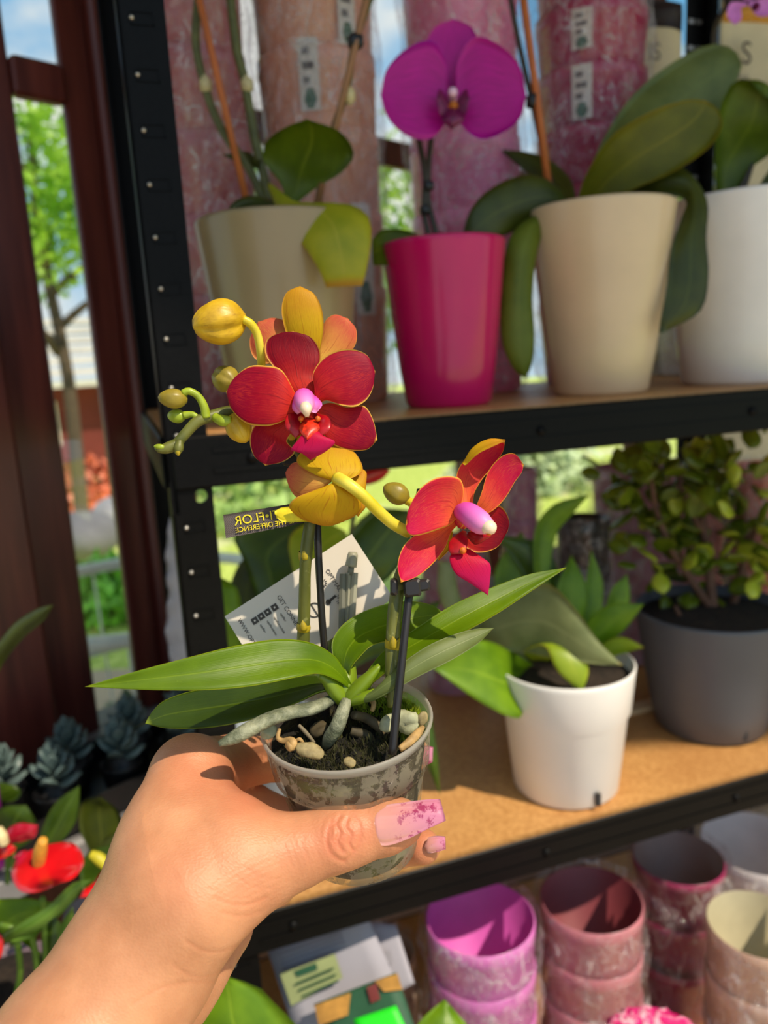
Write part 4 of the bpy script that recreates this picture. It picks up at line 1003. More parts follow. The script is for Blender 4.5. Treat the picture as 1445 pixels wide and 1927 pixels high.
# broad leaf plant standing below the hand
fc = np.array([*P(640, 2250, .50)[:2], 0.0])
q0 = P(620, 2300, .52)
o8 = thing('potted_peace_lily', np.array([q0[0], q0[1], 0]), 'large ribbed bright green leaves rising below the hand at the bottom edge', 'potted plant')
zp = q0[2] - .30
build('pot', Geo().lathe(pot_prof(.075, .055, q0[2] - .06), np.array([q0[0], q0[1], 0])), plain('tall_grey_planter', (84, 84, 88), .5), o8)
soil_disc(np.array([q0[0], q0[1], 0]), .07, q0[2] - .075, o8)
for A, B, mt in [([(600, 2260, .52), (440, 2060, .50), (360, 1950, .49), (385, 1865, .49), (430, 1838, .485)], [(615, 2260, .52), (590, 2060, .50), (575, 1960, .49), (500, 1870, .49), (430, 1838, .485)], L_brite),
                 ([(640, 2260, .53), (770, 2020, .56), (785, 1930, .57), (836, 1880, .58)], [(650, 2260, .53), (860, 2040, .56), (890, 1950, .57), (836, 1880, .58)], L_brite)]:
    leaf(o8, A, B, .5, [mt, mt], .01, th=.0009, wave=.002, waves=5)
# ================================================================== left corner: bench with anthuriums, succulents on the sill
bz = 0.82
m_bench = plain('bench_top', (58, 50, 46), .6, .2, 20)
bn = thing('plant_bench', WP + WD * -.48 + WN * .21, 'dark bench below the window carrying the red anthuriums', 'bench')
build('bench_top', Geo().box((-.75, .03, bz - .03), (-.22, .40, bz), WF, bev=.003), m_bench, bn, smooth=False)
for x_ in (-.73, -.27):
    for y_ in (.05, .35): build('leg', Geo().box((x_, y_, 0), (x_ + .03, y_ + .03, bz - .03), WF), m_bench, bn, smooth=False)
L_a2 = leaf_mat('anthurium_leaf_left', (44, 66, 12), (72, 98, 20), (104, 130, 44), .28, .3)
L_a3 = leaf_mat('anthurium_leaf_pale', (84, 120, 40), (112, 146, 56), (140, 170, 80), .35, .35)
m_spx = plain('yellow_spadix', (226, 160, 60), .55, .2, 300); m_spxw = plain('cream_spadix', (230, 210, 160), .55, .2, 300)
def spathe(parent, A, B, d, mt, spx=None, bl=.003):
    f = build('spathe', Geo().loft(PX(A, d), PX(B, d), 20, 11, bl, 0, .0008, wave=.0008), [mt, mt], parent)
    if spx:
        pts, m_ = spx; build('spadix', Geo().tube(PX(pts, d), [.0042, .0046, .003], 12, 12), m_, f)
    return f
def anth(px, py, d, label, potc):
    q = P(px, py, d); c = np.array([q[0], q[1], bz])
    T = thing('potted_anthurium', c, label, 'potted plant', 'anthuriums on the bench')
    build('pot', Geo().lathe(pot_prof(.052, .038, .09), c), plain('anthurium_pot_%d' % int(px), potc, .5, .05), T); soil_disc(c, .048, .08, T)
    return T, c
T1, c1 = anth(70, 1800, .58, 'anthurium with large glossy red flower and yellow spadix left of the wrist', (150, 146, 150))
d = .56
f = spathe(T1, [(70, 1600), (38, 1608, d), (22, 1640, d - .02), (30, 1668, d - .03), (60, 1682, d - .04), (100, 1668, d - .04)], [(80, 1600), (120, 1583, d + .01), (150, 1598, d), (158, 1625, d - .01), (140, 1650, d - .03), (100, 1668, d - .04)], d, m_red, ([(73, 1625, d - .016), (76, 1600, d - .024), (81, 1581, d - .03)], m_spx))
spathe(T1, [(60, 1612, d + .01), (45, 1600, d + .01), (25, 1612, d + .01)], [(62, 1622, d + .01), (45, 1625, d + .01), (25, 1612, d + .01)], d, m_redd)
spathe(T1, [(215, 1660, .60), (190, 1655, .60), (160, 1672, .59), (150, 1690, .585)], [(225, 1640, .60), (195, 1640, .60), (190, 1685, .59), (150, 1690, .585)], .6, m_red, ([(200, 1628, .585), (185, 1615, .585), (170, 1607, .585)], plain('lime_spadix', (190, 180, 40), .5)))
for A, B, mt in [([(60, 1760, .56), (20, 1765, .55), (8, 1755, .54), (40, 1735, .53), (90, 1705, .53), (140, 1660, .53), (172, 1655, .53)], [(62, 1765, .56), (30, 1772, .55), (20, 1770, .54), (70, 1750, .53), (120, 1710, .53), (150, 1675, .53), (172, 1655, .53)], L_a3),
                 ([(70, 1790, .57), (20, 1760, .58), (-20, 1740, .58), (-30, 1700, .58), (40, 1690, .58), (110, 1700, .58)], [(75, 1800, .57), (60, 1790, .58), (70, 1760, .58), (90, 1740, .58), (110, 1720, .58), (110, 1700, .58)], L_brite),
                 ([(95, 1830, .58), (80, 1790, .58), (82, 1745, .58), (100, 1720, .58)], [(105, 1830, .58), (118, 1790, .58), (118, 1745, .58), (100, 1720, .58)], L_a2),
                 ([(105, 1840, .57), (105, 1790, .56), (115, 1740, .56), (137, 1705, .555)], [(112, 1840, .57), (135, 1790, .56), (142, 1745, .56), (137, 1705, .555)], L_a3),
                 ([(170, 1720, .62), (150, 1640, .63), (170, 1600, .63), (215, 1590, .63)], [(190, 1720, .62), (240, 1680, .63), (240, 1620, .63), (215, 1590, .63)], L_a2)]:
    leaf(T1, A, B, d, [mt, mt], .003, th=.0008)
for pts in ([(32, 1765, .555), (38, 1830, .57), (30, 1900, .58), (55, 1960, .58)], [(80, 1690, .56), (84, 1740, .57), (86, 1850, .58)], [(0, 1740, .55), (30, 1748, .55), (60, 1765, .565), (75, 1880, .58)], [(112, 1840, .57), (100, 1900, .58)], [(120, 1745, .58), (110, 1880, .58)]):
    build('leaf_stem', Geo().tube(PX(pts, d), .0022, 20, 8), L_a3, T1)
T2, c2 = anth(-30, 1640, .68, 'anthurium with small deep red flower and cream spadix at the left edge', (120, 100, 110))
d = .66
spathe(T2, [(10, 1585), (15, 1560), (40, 1548), (72, 1553)], [(12, 1592), (35, 1585), (65, 1575), (72, 1553)], d, m_redd)
spathe(T2, [(0, 1590), (-15, 1600), (-10, 1618), (10, 1615)], [(8, 1590), (28, 1592), (28, 1602), (10, 1615)], d - .02, m_red, ([(8, 1588, d - .028), (2, 1572, d - .03), (-4, 1558, d - .03)], m_spxw))
spathe(T2, [(-20, 1770, .53), (-30, 1750, .53), (-10, 1745, .52), (8, 1770, .52)], [(-20, 1780, .53), (-25, 1800, .53), (0, 1805, .52), (8, 1770, .52)], .53, m_red)
for A, B, mt in [([(70, 1610, .68), (80, 1560, .68), (105, 1510, .68), (150, 1478, .68)], [(75, 1615, .68), (110, 1590, .68), (145, 1540, .68), (150, 1478, .68)], L_a2),
                 ([(20, 1600, .7), (-20, 1560, .7), (0, 1520, .69), (50, 1515, .69)], [(30, 1600, .7), (60, 1580, .7), (70, 1550, .69), (50, 1515, .69)], L_a2),
                 ([(180, 1620, .7), (150, 1560, .7), (155, 1510, .7), (190, 1500, .69)], [(190, 1620, .7), (235, 1590, .7), (225, 1530, .7), (190, 1500, .69)], L_dark),
                 ([(200, 1640, .7), (190, 1590, .69), (210, 1570, .68), (250, 1560, .67)], [(210, 1640, .7), (240, 1610, .69), (255, 1580, .68), (250, 1560, .67)], L_grey),
                 ([(0, 1500, .75), (-30, 1480, .75), (-20, 1470, .75), (30, 1478, .75)], [(5, 1510, .75), (30, 1505, .75), (40, 1490, .75), (30, 1478, .75)], L_a2)]:
    leaf(T2, A, B, d, [mt, mt], .003, th=.0008)
for pts in ([(12, 1590, .66), (14, 1660, .7), (5, 1760, .74)], [(75, 1612, .68), (50, 1680, .72), (10, 1760, .74)], [(185, 1625, .7), (110, 1720, .73), (20, 1780, .74)], [(25, 1600, .7), (15, 1700, .74)]):
    build('leaf_stem', Geo().tube(PX(pts, d), .002, 16, 8), L_a3, T2)
# pale plastic nursery pot pieces on the bench
q = on_z(195, 1800, bz); q = np.array([q[0], q[1], bz])
tag(build('nursery_pot', Geo().lathe(pot_prof(.035, .028, .06), q), plain('pale_grey_plastic', (176, 170, 176), .5, .05), None), 'small pale grey empty pot on the bench by the wrist', 'pot')

# tray of succulents on the window sill
def sill_pt(px, py): return on_z(px, py, zs)
c = sill_pt(215, 1475); c = np.array([c[0], c[1], zs])
TF = (c, WD, WN, np.array([0, 0, 1.]))
tr_ = thing('plant_tray', c, 'shallow black plant tray on the window sill', 'tray')
g = Geo().box((-.13, -.06, 0), (.13, .06, .004), TF); 
for a in ((-.13, -.06, .13, -.056), (-.13, .056, .13, .06), (-.13, -.056, -.126, .056), (.126, -.056, .13, .056)): g.box((a[0], a[1], 0), (a[2], a[3], .03), TF)
build('tray_body', g, plain('black_tray', (20, 20, 22), .4), tr_, smooth=False)
L_suc = leaf_mat('succulent_leaf', (74, 94, 92), (110, 130, 128), (124, 142, 138), .3, .1)
gl_ = Geo(); A = np.array([[0, 0, 0], [.006, -.006, .002], [.014, -.007, .005], [.021, 0, .009]]); B = A * np.array([1, -1, 1]); gl_.loft(A, B, 7, 5, .002, 0, .0035)
suc0 = None; rg = np.random.default_rng(5)
places = [(-.105, -.02), (-.07, .025), (-.035, -.02), (0, .025), (.035, -.02), (.07, .025), (.105, -.02)]
words = ['leftmost', 'second', 'third', 'middle', 'third from the right', 'second from the right', 'rightmost']
for i, (a, b_) in enumerate(places):
    base = c + WD * a + WN * b_ + np.array([0, 0, .0045])
    S = thing('succulent', base, 'small blue-grey succulent rosette in the black tray, %s of the row' % words[i], 'succulent', 'succulents in the sill tray')
    build('pot', Geo().lathe(pot_prof(.022, .017, .032, .0015), base, seg=20), m_clip, S)
    for k in range(16):
        if suc0 is None:
            suc0 = build('leaf', gl_, [L_suc, L_suc], S, origin=(0, 0, 0)); o = suc0
        else:
            o = suc0.copy(); col.objects.link(o); o.parent = S
        a_ = k * 2.4; el = .15 + k * .06
        o.location = (0.004 * math.cos(a_), .004 * math.sin(a_), .034 + k * .0022)
        o.rotation_euler = (0, -el, a_); s_ = 1.25 - k * .035; o.scale = (s_,) * 3
# dark strap leaf plant and purple pot at the left edge
q = P(-66, 1440, .69); cq = np.array([q[0], q[1], zs])
pl = thing('potted_orchid', cq, 'orchid in a violet pot cut off by the left edge', 'potted plant')
hh = P(-66, 1345, .69)[2] - zs; r_ = 56 * .69 / F
build('pot', Geo().lathe(pot_prof(r_, r_ * .75, hh), cq), glazed('violet_glaze', (126, 30, 120)), pl)
soil_disc(cq, r_ * .92, hh - .012, pl)
leaf(pl, [(-40, 1350, .62), (-30, 1260, .62), (20, 1180, .60), (70, 1145, .58), (100, 1138, .57)], [(-30, 1350, .62), (-5, 1270, .62), (40, 1205, .60), (85, 1165, .58), (100, 1138, .57)], .6, [L_dark, L_dark], .003)
# strip of crumpled clear film hanging by the rack's left side
g = Geo(); A = PX([(318, 975, .80), (312, 1050, .80), (316, 1120, .80), (312, 1190, .80), (325, 1262, .80)]); B = PX([(350, 965, .80), (360, 1050, .80), (368, 1120, .80), (376, 1190, .80), (385, 1262, .80)])
g.loft(A, B, 24, 7, .006, 0, .0006, wave=.004, waves=6)
tag(build('film_sheet', g, [plain('milky_film', (176, 172, 176), .35, .1, 40)], None), 'crumpled milky plastic sheet hanging between window frame and black post', 'plastic sheet')
# ================================================================== the held miniature orchid
DP = 0.270
def cam_vec(x, y, z): v = M @ np.array([x, y, z], float); return v / np.linalg.norm(v)
AX = cam_vec(-.085, .945, -.30)                    # pot axis, leaning a little to the left
PT = P(652, 1351, DP)                               # centre of the pot rim
hero = thing('potted_mini_orchid', PT - AX * .054, 'miniature orchid with red and yellow flowers in a translucent pot held in the hand', 'potted plant')
# --- pot
t = NT('translucent_pot_plastic'); v = t.obj()
n1 = t.noise(v, 210, 9, .74, .5); n2 = t.noise(v, 55, 3)
fog = t.math('ADD', n1, t.math('MULTIPLY', t.math('SUBTRACT', n2, .5), .55))
fac = t.step(fog, .475, .515)
pr = t.bsdf(Base_Color=lin((176, 168, 150)), Roughness=.3); pr.inputs['Specular IOR Level'].default_value = .5
tl = t.n('BsdfTranslucent', Color=lin((214, 206, 186)))
m0 = t.n('MixShader'); m0.inputs[0].default_value = .35; t.t.links.new(pr.outputs[0], m0.inputs[1]); t.t.links.new(tl.outputs[0], m0.inputs[2])
trn = t.n('BsdfTransparent', Color=(.93, .94, .9, 1)); gls = t.n('BsdfGlossy', Roughness=.08)
m1 = t.n('MixShader'); m1.inputs[0].default_value = .06; t.t.links.new(trn.outputs[0], m1.inputs[1]); t.t.links.new(gls.outputs[0], m1.inputs[2])
m2 = t.n('MixShader'); t.set(m2.inputs[0], t.math('ADD', t.math('MULTIPLY', fac, .44), .10)); t.t.links.new(m1.outputs[0], m2.inputs[1]); t.t.links.new(m0.outputs[0], m2.inputs[2])
m_potp = t.done(m2)
t = NT('frosted_rim'); pr = t.bsdf(Base_Color=lin((216, 212, 204)), Roughness=.35); trn = t.n('BsdfTransparent'); tl = t.n('BsdfTranslucent', Color=lin((220, 214, 200)))
m0 = t.n('MixShader'); m0.inputs[0].default_value = .35; t.t.links.new(pr.outputs[0], m0.inputs[1]); t.t.links.new(tl.outputs[0], m0.inputs[2])
m1 = t.n('MixShader'); m1.inputs[0].default_value = .45; t.t.links.new(trn.outputs[0], m1.inputs[1]); t.t.links.new(m0.outputs[0], m1.inputs[2])
m_rim = t.done(m1)
mm = .001
prof = [(19.6, -54), (20.8, -53.5), (21.8, -47), (23.6, -35), (26.0, -20.5), (26.6, -17.5), (27.9, -16.8), (28.6, -10), (29.2, -3.4)]
pot = build('pot', Geo().lathe([(1e-2 * mm, -54 * mm)] + [(r * mm, z * mm) for r, z in prof], PT, AX, 72), m_potp, hero)
build('pot_rim', Geo().lathe([(r * mm, z * mm) for r, z in [(29.2, -3.4), (29.5, -2.6), (30.1, -1.6), (30.3, -.8), (30.1, -.2), (29.5, 0), (29.0, -.5), (28.8, -3.2)]], PT, AX, 72), m_rim, pot)
None and build('pot_seam', Geo().lathe([(r * mm, z * mm) for r, z in [(26.75, -18.2), (27.2, -17.6), (27.95, -16.8), (27.9, -16.3), (27.1, -17.0), (26.5, -18.0)]], PT, AX, 72), m_rim, pot)
# --- growing medium: dark body with pale bits, mossy surface
t = NT('bark_and_moss'); v = t.obj(); n1 = t.noise(v, 95, 6, .65, .5); n2 = t.noise(v, 45, 3); n3 = t.noise(v, 420, 3)
cc = t.ramp(n1, [(.36, lin((20, 20, 12))), (.50, lin((46, 44, 28))), (.60, lin((70, 66, 44))), (.68, lin((140, 136, 100)))])
cc = t.mix(t.math('MULTIPLY', t.step(n2, .55, .68), .75), cc, lin((92, 108, 40)))
m_med = t.done(t.bsdf(Base_Color=cc, Roughness=.9, Normal=t.bump(t.math('ADD', n1, t.math('MULTIPLY', n3, .3)), .9, .003)))
build('bark_mix', Geo().lathe([(r * mm, z * mm) for r, z in [(.01, -52.5), (18.9, -52.5), (20.4, -47), (22.4, -35), (24.9, -20.5), (26.3, -14), (26.9, -9.5), (26, -8.2)]], PT, AX, 56), m_med, pot)
t = NT('mossy_soil'); v = t.obj(); n1 = t.noise(v, 150, 6, .7); n2 = t.noise(v, 60, 3); n3 = t.noise(v, 700, 3)
cc = t.ramp(n1, [(.38, lin((12, 11, 7))), (.52, lin((34, 30, 16))), (.68, lin((74, 68, 26)))])
m_moss_s = t.done(t.bsdf(Base_Color=cc, Roughness=.95, Normal=t.bump(t.math('ADD', n1, t.math('MULTIPLY', n3, .5)), 1., .004)))
_x = np.cross(np.array([1., 0, 0]) - AX * AX[0], AX); ex_ = cam_vec(1, 0, 0); ex_ = ex_ - AX * np.dot(ex_, AX); ex_ /= np.linalg.norm(ex_); ey_ = np.cross(AX, ex_)
def SP(x, y, z=0.0):
    """point on the soil in mm: x right, y away from the viewer, z up the pot axis"""
    return PT + (ex_ * x + ey_ * y + AX * z) * mm
if np.dot(ey_, M @ np.array([0, 0, 1.])) < 0: ey_ = -ey_
g = Geo(); rr = np.linspace(.02, 27.3, 26); th = np.linspace(0, 2 * PI, 60, endpoint=False)
rg = np.random.default_rng(9)
def bumpy(x, y): return 1.6 * np.sin(x * .45 + 1) * np.cos(y * .5) + 1.1 * np.sin(x * .9 + y * .7) + .7 * np.sin(x * 1.9 - y * 1.3 + 2) + .5 * np.cos(y * 2.6 + x)
V = []
for r_ in rr:
    for q in th:
        x_, y_ = r_ * math.cos(q), r_ * math.sin(q); V.append(SP(x_, y_, -7.5 + bumpy(x_, y_) * min(1, (28 - r_) / 6)))
g.add(V, [(i * 60 + j, i * 60 + (j + 1) % 60, (i + 1) * 60 + (j + 1) % 60, (i + 1) * 60 + j) for i in range(25) for j in range(60)])
build('soil', g, m_moss_s, hero)
# moss tufts: short green blades
def moss(cx_, cy_, rad, n, cl, zoff=0, seed=1):
    rg = np.random.default_rng(seed); g = Geo(); V = []; Fc = []
    for k in range(n):
        a = rg.uniform(0, 6.28); q = rad * math.sqrt(rg.random()); x_, y_ = cx_ + q * math.cos(a), cy_ + q * math.sin(a)
        if x_ * x_ + y_ * y_ > 27.2**2: continue
        z_ = -7.3 + bumpy(x_, y_) * .8 + zoff * (1 - (q / rad)**2)
        tip = (x_ + rg.normal(0, .8), y_ + rg.normal(0, .8), z_ + rg.uniform(1.0, 2.8)); b = rg.uniform(0, 6.28); w_ = .28
        i = len(V); V += [SP(x_ - w_ * math.cos(b), y_ - w_ * math.sin(b), z_ - .4), SP(x_ + w_ * math.cos(b), y_ + w_ * math.sin(b), z_ - .4), SP(*tip)]; Fc.append((i, i + 1, i + 2))
    g.add(V, Fc); o = build('moss', g, plain('moss_%d' % seed, cl, .8, .4, 300), hero, smooth=False); o['kind'] = 'stuff'
moss(20, 10, 8, 1500, (150, 168, 24), 4, 1); moss(22, -2, 5, 600, (130, 150, 24), 2.5, 2); moss(0, -8, 22, 1300, (58, 58, 20), .5, 3); moss(10, 18, 9, 800, (140, 164, 30), 4, 4); moss(-8, -18, 10, 400, (66, 62, 28), .5, 5)
# --- roots
t = NT('silvery_root'); v = t.obj(); n1 = t.noise(v, 160, 5, .6); n2 = t.noise(v, 50, 2)
cc = t.mix(t.step(n1, .35, .68), lin((92, 98, 76)), lin((150, 152, 126)))
cc = t.mix(t.math('MULTIPLY', t.step(n2, .55, .7), .5), cc, lin((160, 130, 84)))
m_root = t.done(t.bsdf(Base_Color=cc, Roughness=.6, Normal=t.bump(n1, .9, .002)))
m_rtan = plain('tan_root', (182, 146, 92), .6, .3, 200, bump=.4); m_chip = plain('wood_chip', (150, 134, 92), .7, .35, 220, bump=.5); m_shell = plain('pale_bark_chip', (170, 172, 138), .6, .2, 200, bump=.3)
def pxtube(pts, r_px, name, mt, n=40, seg=12, flat=1.0, parent=hero):
    P3 = PX(pts); r_ = [q * p_[2] / F for q, p_ in zip(r_px, pts)]
    return build(name, Geo().tube(P3, r_, n, seg, flat=flat), mt, parent)
pxtube([(628, 1315, .268), (590, 1332, .262), (550, 1340, .258), (510, 1352, .253), (470, 1372, .249), (440, 1388, .247), (412, 1400, .246)], [11, 15, 15, 16, 17, 15, 6], 'aerial_root', m_root, flat=.8)
pxtube([(652, 1318, .265), (644, 1342, .262), (634, 1368, .261), (620, 1390, .263), (614, 1405, .266)], [10, 13, 14, 13, 8], 'aerial_root', m_root)
pxtube([(665, 1345, .268), (690, 1352, .272), (712, 1368, .272), (722, 1385, .272)], [8, 9, 9, 6], 'root', plain('brown_root', (92, 78, 52), .7, .3, 200), 24)
pxtube([(660, 1375, .27), (690, 1385, .27), (705, 1400, .269)], [9, 10, 6], 'root', plain('dark_root', (70, 62, 40), .7, .3, 200), 20)
pxtube([(697, 1312, .27), (703, 1325, .268), (700, 1338, .268)], [5, 5, 4], 'root', m_rtan, 14)
pxtube([(526, 1372, .256), (523, 1388, .254), (532, 1394, .253), (546, 1392, .252), (552, 1398, .251), (548, 1410, .251)], [3.5, 4.5, 5, 6, 8, 6], 'root', m_rtan, 26)
pxtube([(556, 1395, .252), (564, 1391, .251), (572, 1400, .252)], [3, 3.5, 2.5], 'root', m_rtan, 14)
pxtube([(562, 1364, .258), (575, 1378, .258), (592, 1398, .258)], [3, 4, 2.5], 'root', plain('grey_twig', (120, 108, 84), .7), 14)
pxtube([(752, 1410, .2505), (770, 1396, .252), (786, 1380, .256), (796, 1368, .259)], [6, 8, 8, 4], 'wood_strip', m_rtan, 20)
def chunk(px, py, d, sx, sy, rot, mt, seed, name='bark_chip'):
    rg = np.random.default_rng(seed); ph = rg.uniform(0, 6.28, 3); k = d / F
    o_ = P(px, py, d); e1 = M @ np.array([math.cos(rot), -math.sin(rot), 0]); 
    prof = [(max(1e-5, sy * k * math.sin(a) ** .8), -sx * k * math.cos(a)) for a in np.linspace(0.02, PI - .02, 11)]
    build(name, Geo().lathe(prof, o_, e1, 20, ripple=lambda z, th: 1 + .34 * np.sin(2 * th + ph[0]) + .16 * np.sin(3 * th + ph[1] + z * 900) + .08 * np.sin(5 * th + z * 2600 + ph[2])), mt, hero)
chunk(583, 1412, .2505, 28, 11, .30, m_chip, 1); chunk(765, 1358, .262, 24, 17, .15, m_shell, 2); chunk(732, 1360, .262, 15, 17, 1.2, m_shell, 3)
chunk(795, 1352, .262, 14, 8, 1.9, m_chip, 4); chunk(506, 1378, .262, 12, 12, 1.2, m_shell, 5); chunk(658, 1434, .2475, 12, 7, .2, m_chip, 6); chunk(600, 1372, .268, 18, 12, -.3, plain('dark_chip', (70, 60, 36), .8, .3, 200), 7)
chunk(545, 1404, .2515, 10, 9, 1.1, m_rtan, 8)

# --- leaves
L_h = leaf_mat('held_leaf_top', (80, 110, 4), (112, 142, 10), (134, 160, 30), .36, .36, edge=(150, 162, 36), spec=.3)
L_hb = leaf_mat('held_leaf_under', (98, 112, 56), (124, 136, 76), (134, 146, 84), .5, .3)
L_hd = leaf_mat('held_leaf_lower', (50, 72, 4), (68, 92, 8), (96, 118, 22), .34, .42, edge=(140, 158, 40))  # darker copy: the upper leaf's shade is put into its greens
L_cr = plain('leaf_crown_green', (112, 136, 22), .4, .12, 60)
def hleaf(A, B, mats, bulge, **kw): return build('leaf', Geo().loft(PX(A), PX(B), 40, 17, bulge, kw.pop('fold', 0), .0017, **kw), mats, hero)
# upper left leaf
hleaf([(662, 1290, .268), (648, 1262, .266), (628, 1234, .264), (588, 1211, .261), (530, 1203, .257), (450, 1214, .250), (360, 1236, .244), (250, 1265, .239), (160, 1292, .237)],
      [(660, 1300, .268), (640, 1284, .264), (600, 1268, .257), (560, 1274, .251), (480, 1290, .245), (400, 1298, .241), (320, 1299, .239), (240, 1297, .238), (160, 1292, .237)], [L_h, L_hb], -.0018)
# lower left leaf
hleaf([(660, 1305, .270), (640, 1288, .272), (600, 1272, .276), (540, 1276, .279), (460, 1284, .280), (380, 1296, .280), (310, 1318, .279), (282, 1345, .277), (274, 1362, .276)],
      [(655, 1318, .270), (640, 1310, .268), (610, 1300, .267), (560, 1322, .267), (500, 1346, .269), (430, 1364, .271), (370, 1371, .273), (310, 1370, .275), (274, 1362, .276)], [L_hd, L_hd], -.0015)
# right rounded leaf
hleaf([(640, 1290, .272), (628, 1240, .274), (626, 1206, .277), (650, 1172, .280), (700, 1145, .284), (760, 1132, .288), (810, 1138, .291), (839, 1157, .292)],
      [(660, 1290, .270), (660, 1258, .268), (680, 1232, .268), (700, 1214, .270), (740, 1205, .276), (785, 1195, .283), (820, 1178, .289), (839, 1157, .292)], [L_h, L_hb], -.0022)
# long right leaf
hleaf([(660, 1300, .268), (690, 1265, .268), (720, 1228, .270), (780, 1185, .273), (850, 1140, .277), (930, 1104, .281), (1000, 1080, .285), (1065, 1069, .288)],
      [(668, 1302, .266), (700, 1285, .264), (730, 1262, .262), (790, 1228, .264), (860, 1196, .268), (930, 1158, .274), (1000, 1112, .281), (1065, 1069, .288)], [L_h, L_hb], -.0016)
# long right leaf, pale underside edge
hleaf([(668, 1303, .266), (700, 1300, .262), (740, 1262, .261), (800, 1218, .264), (860, 1192, .268), (905, 1182, .271), (929, 1182, .272)],
      [(662, 1310, .266), (690, 1322, .262), (735, 1302, .259), (790, 1272, .261), (850, 1242, .264), (900, 1210, .269), (929, 1182, .272)], [L_hb, L_hd], .0012)
# crown where the leaves meet
g = Geo()
for pts, rr_ in (([(650, 1320, .269), (634, 1300, .268), (618, 1280, .266), (600, 1268, .263)], [20, 24, 20, 9]), ([(652, 1320, .269), (672, 1298, .267), (694, 1276, .266), (716, 1252, .266)], [20, 22, 18, 9]),
                 ([(650, 1322, .270), (650, 1300, .271), (654, 1276, .273), (660, 1250, .276)], [22, 28, 26, 14]), ([(660, 1318, .268), (684, 1312, .264), (704, 1302, .262)], [16, 15, 9])):
    g.tube(PX(pts), [q * p_[2] / F for q, p_ in zip(rr_, pts)], 16, 16, flat=.7)
build('leaf_crown', g, L_cr, hero)

# --- stems, stakes, clips
t = NT('green_flower_stem'); v = t.obj(); n1 = t.noise(v, 300, 3); n2 = t.noise(t.map(v, (1, 1, .25)), 120, 3)
cc = t.mix(t.step(n2, .35, .65), lin((72, 78, 26)), lin((106, 108, 44)))
cc = t.mix(t.math('MULTIPLY', t.step(n1, .6, .72), .6), cc, lin((150, 150, 90)))
m_hstem = t.done(t.bsdf(Base_Color=cc, Roughness=.45, Normal=t.bump(n1, .15, .0005)))
t = NT('yellow_pedicel'); v = t.obj(); n1 = t.noise(v, 90, 3)
cc = t.mix(t.step(n1, .3, .7), lin((206, 186, 30)), lin((232, 216, 84)))
b = t.bsdf(Base_Color=cc, Roughness=.4); b.inputs['Subsurface Weight'].default_value = .2; b.inputs['Subsurface Radius'].default_value = (.004, .003, .001); b.inputs['Subsurface Scale'].default_value = .4
m_ped = t.done(b)
m_nodey = plain('yellow_node', (176, 154, 28), .5, .25, 300); m_stake = plain('black_plastic_stake', (30, 26, 28), .42, .3, 90, stretch=(1, 1, .1))
DS = .272
s1 = pxtube([(570, 1230, .280), (571, 1190, .278), (573, 1130, .275), (574, 1080, .272), (577, 1030, .270), (583, 985, .269), (588, 930, .272), (580, 880, .275), (545, 830, .277), (490, 785, .275), (440, 775, .270), (400, 783, .267), (372, 793, .265), (350, 815, .264), (330, 838, .263)],
            [13, 12, 11.5, 11, 12, 11, 10, 10, 10, 10, 12, 12, 11, 10, 10], 'flower_stem', m_hstem, 110, 14)
def node(px, py, d, w, hgt, parent, mt=m_nodey, ax=AX):
    k = d / F; q = P(px, py, d)
    build('stem_node', Geo().lathe([(w * .84 * k, -hgt * k), (w * 1.02 * k, -hgt * .7 * k), (w * 1.12 * k, -.2 * hgt * k), (w * 1.06 * k, .4 * hgt * k), (w * .9 * k, hgt * k)], q, ax, 20), mt, parent)
    v_ = cam_vec(.1, .1, -1); o_ = q + v_ * w * k * .95
    build('stem_node', Geo().lathe([(1e-6, -hgt * .9 * k), (w * .55 * k, -hgt * .5 * k), (w * .62 * k, 0), (w * .4 * k, hgt * .8 * k), (1e-6, hgt * 1.5 * k)], o_, ax, 14), mt, parent)
node(574, 1047, .2712, 11.5, 11, s1); node(571, 1180, .2775, 12, 10, s1)
s2 = pxtube([(738, 1330, .262), (737, 1290, .262), (737, 1240, .263), (740, 1180, .265), (745, 1130, .266), (752, 1090, .268), (770, 1050, .272), (800, 1010, .276), (830, 985, .276)], [9, 11, 13, 13.5, 13.5, 13, 11, 9, 8], 'flower_stem', m_hstem, 60, 14)
node(739, 1212, .2636, 14, 12, s2); node(737, 1275, .2618, 11, 7, s2, m_hstem)
k1 = pxtube([(612, 1235, .282), (607, 1180, .280), (602, 1100, .277), (598, 1020, .275), (596, 930, .277), (598, 860, .279)], [7, 7, 7, 7.5, 7, 6.5], 'stake', m_stake, 30, 10)
k2 = pxtube([(738, 1420, .2505), (745, 1345, .2535), (752, 1280, .256), (763, 1180, .260), (772, 1100, .264), (781, 1010, .272), (790, 922, .279)], [8.5, 8.5, 8.5, 8, 8, 7, 6.5], 'stake', m_stake, 40, 10)
def clip(px, py, d, w, h_, dep, rot, name='stem_clip', parent=None):
    k = d / F; e1 = M @ np.array([math.cos(rot), math.sin(rot), 0]); e2 = M @ np.array([-math.sin(rot), math.cos(rot), 0]); e3 = M @ np.array([0, 0, 1.])
    return Geo().box((-w / 2 * k, -h_ / 2 * k, -dep / 2), (w / 2 * k, h_ / 2 * k, dep / 2), (P(px, py, d), e1, e2, e3), bev=.0007)
g = clip(741, 1104, .262, 14, 30, .007, 0); g2 = clip(775, 1105, .262, 32, 32, .007, .1); g3 = clip(795, 1101, .2625, 28, 22, .004, .15); g4 = clip(758, 1110, .2695, 44, 14, .004, 0)
for q in (g2, g3, g4): g.add(np.concatenate(q.V), q.F)
build('stem_clip', g, m_stake, hero, smooth=False)
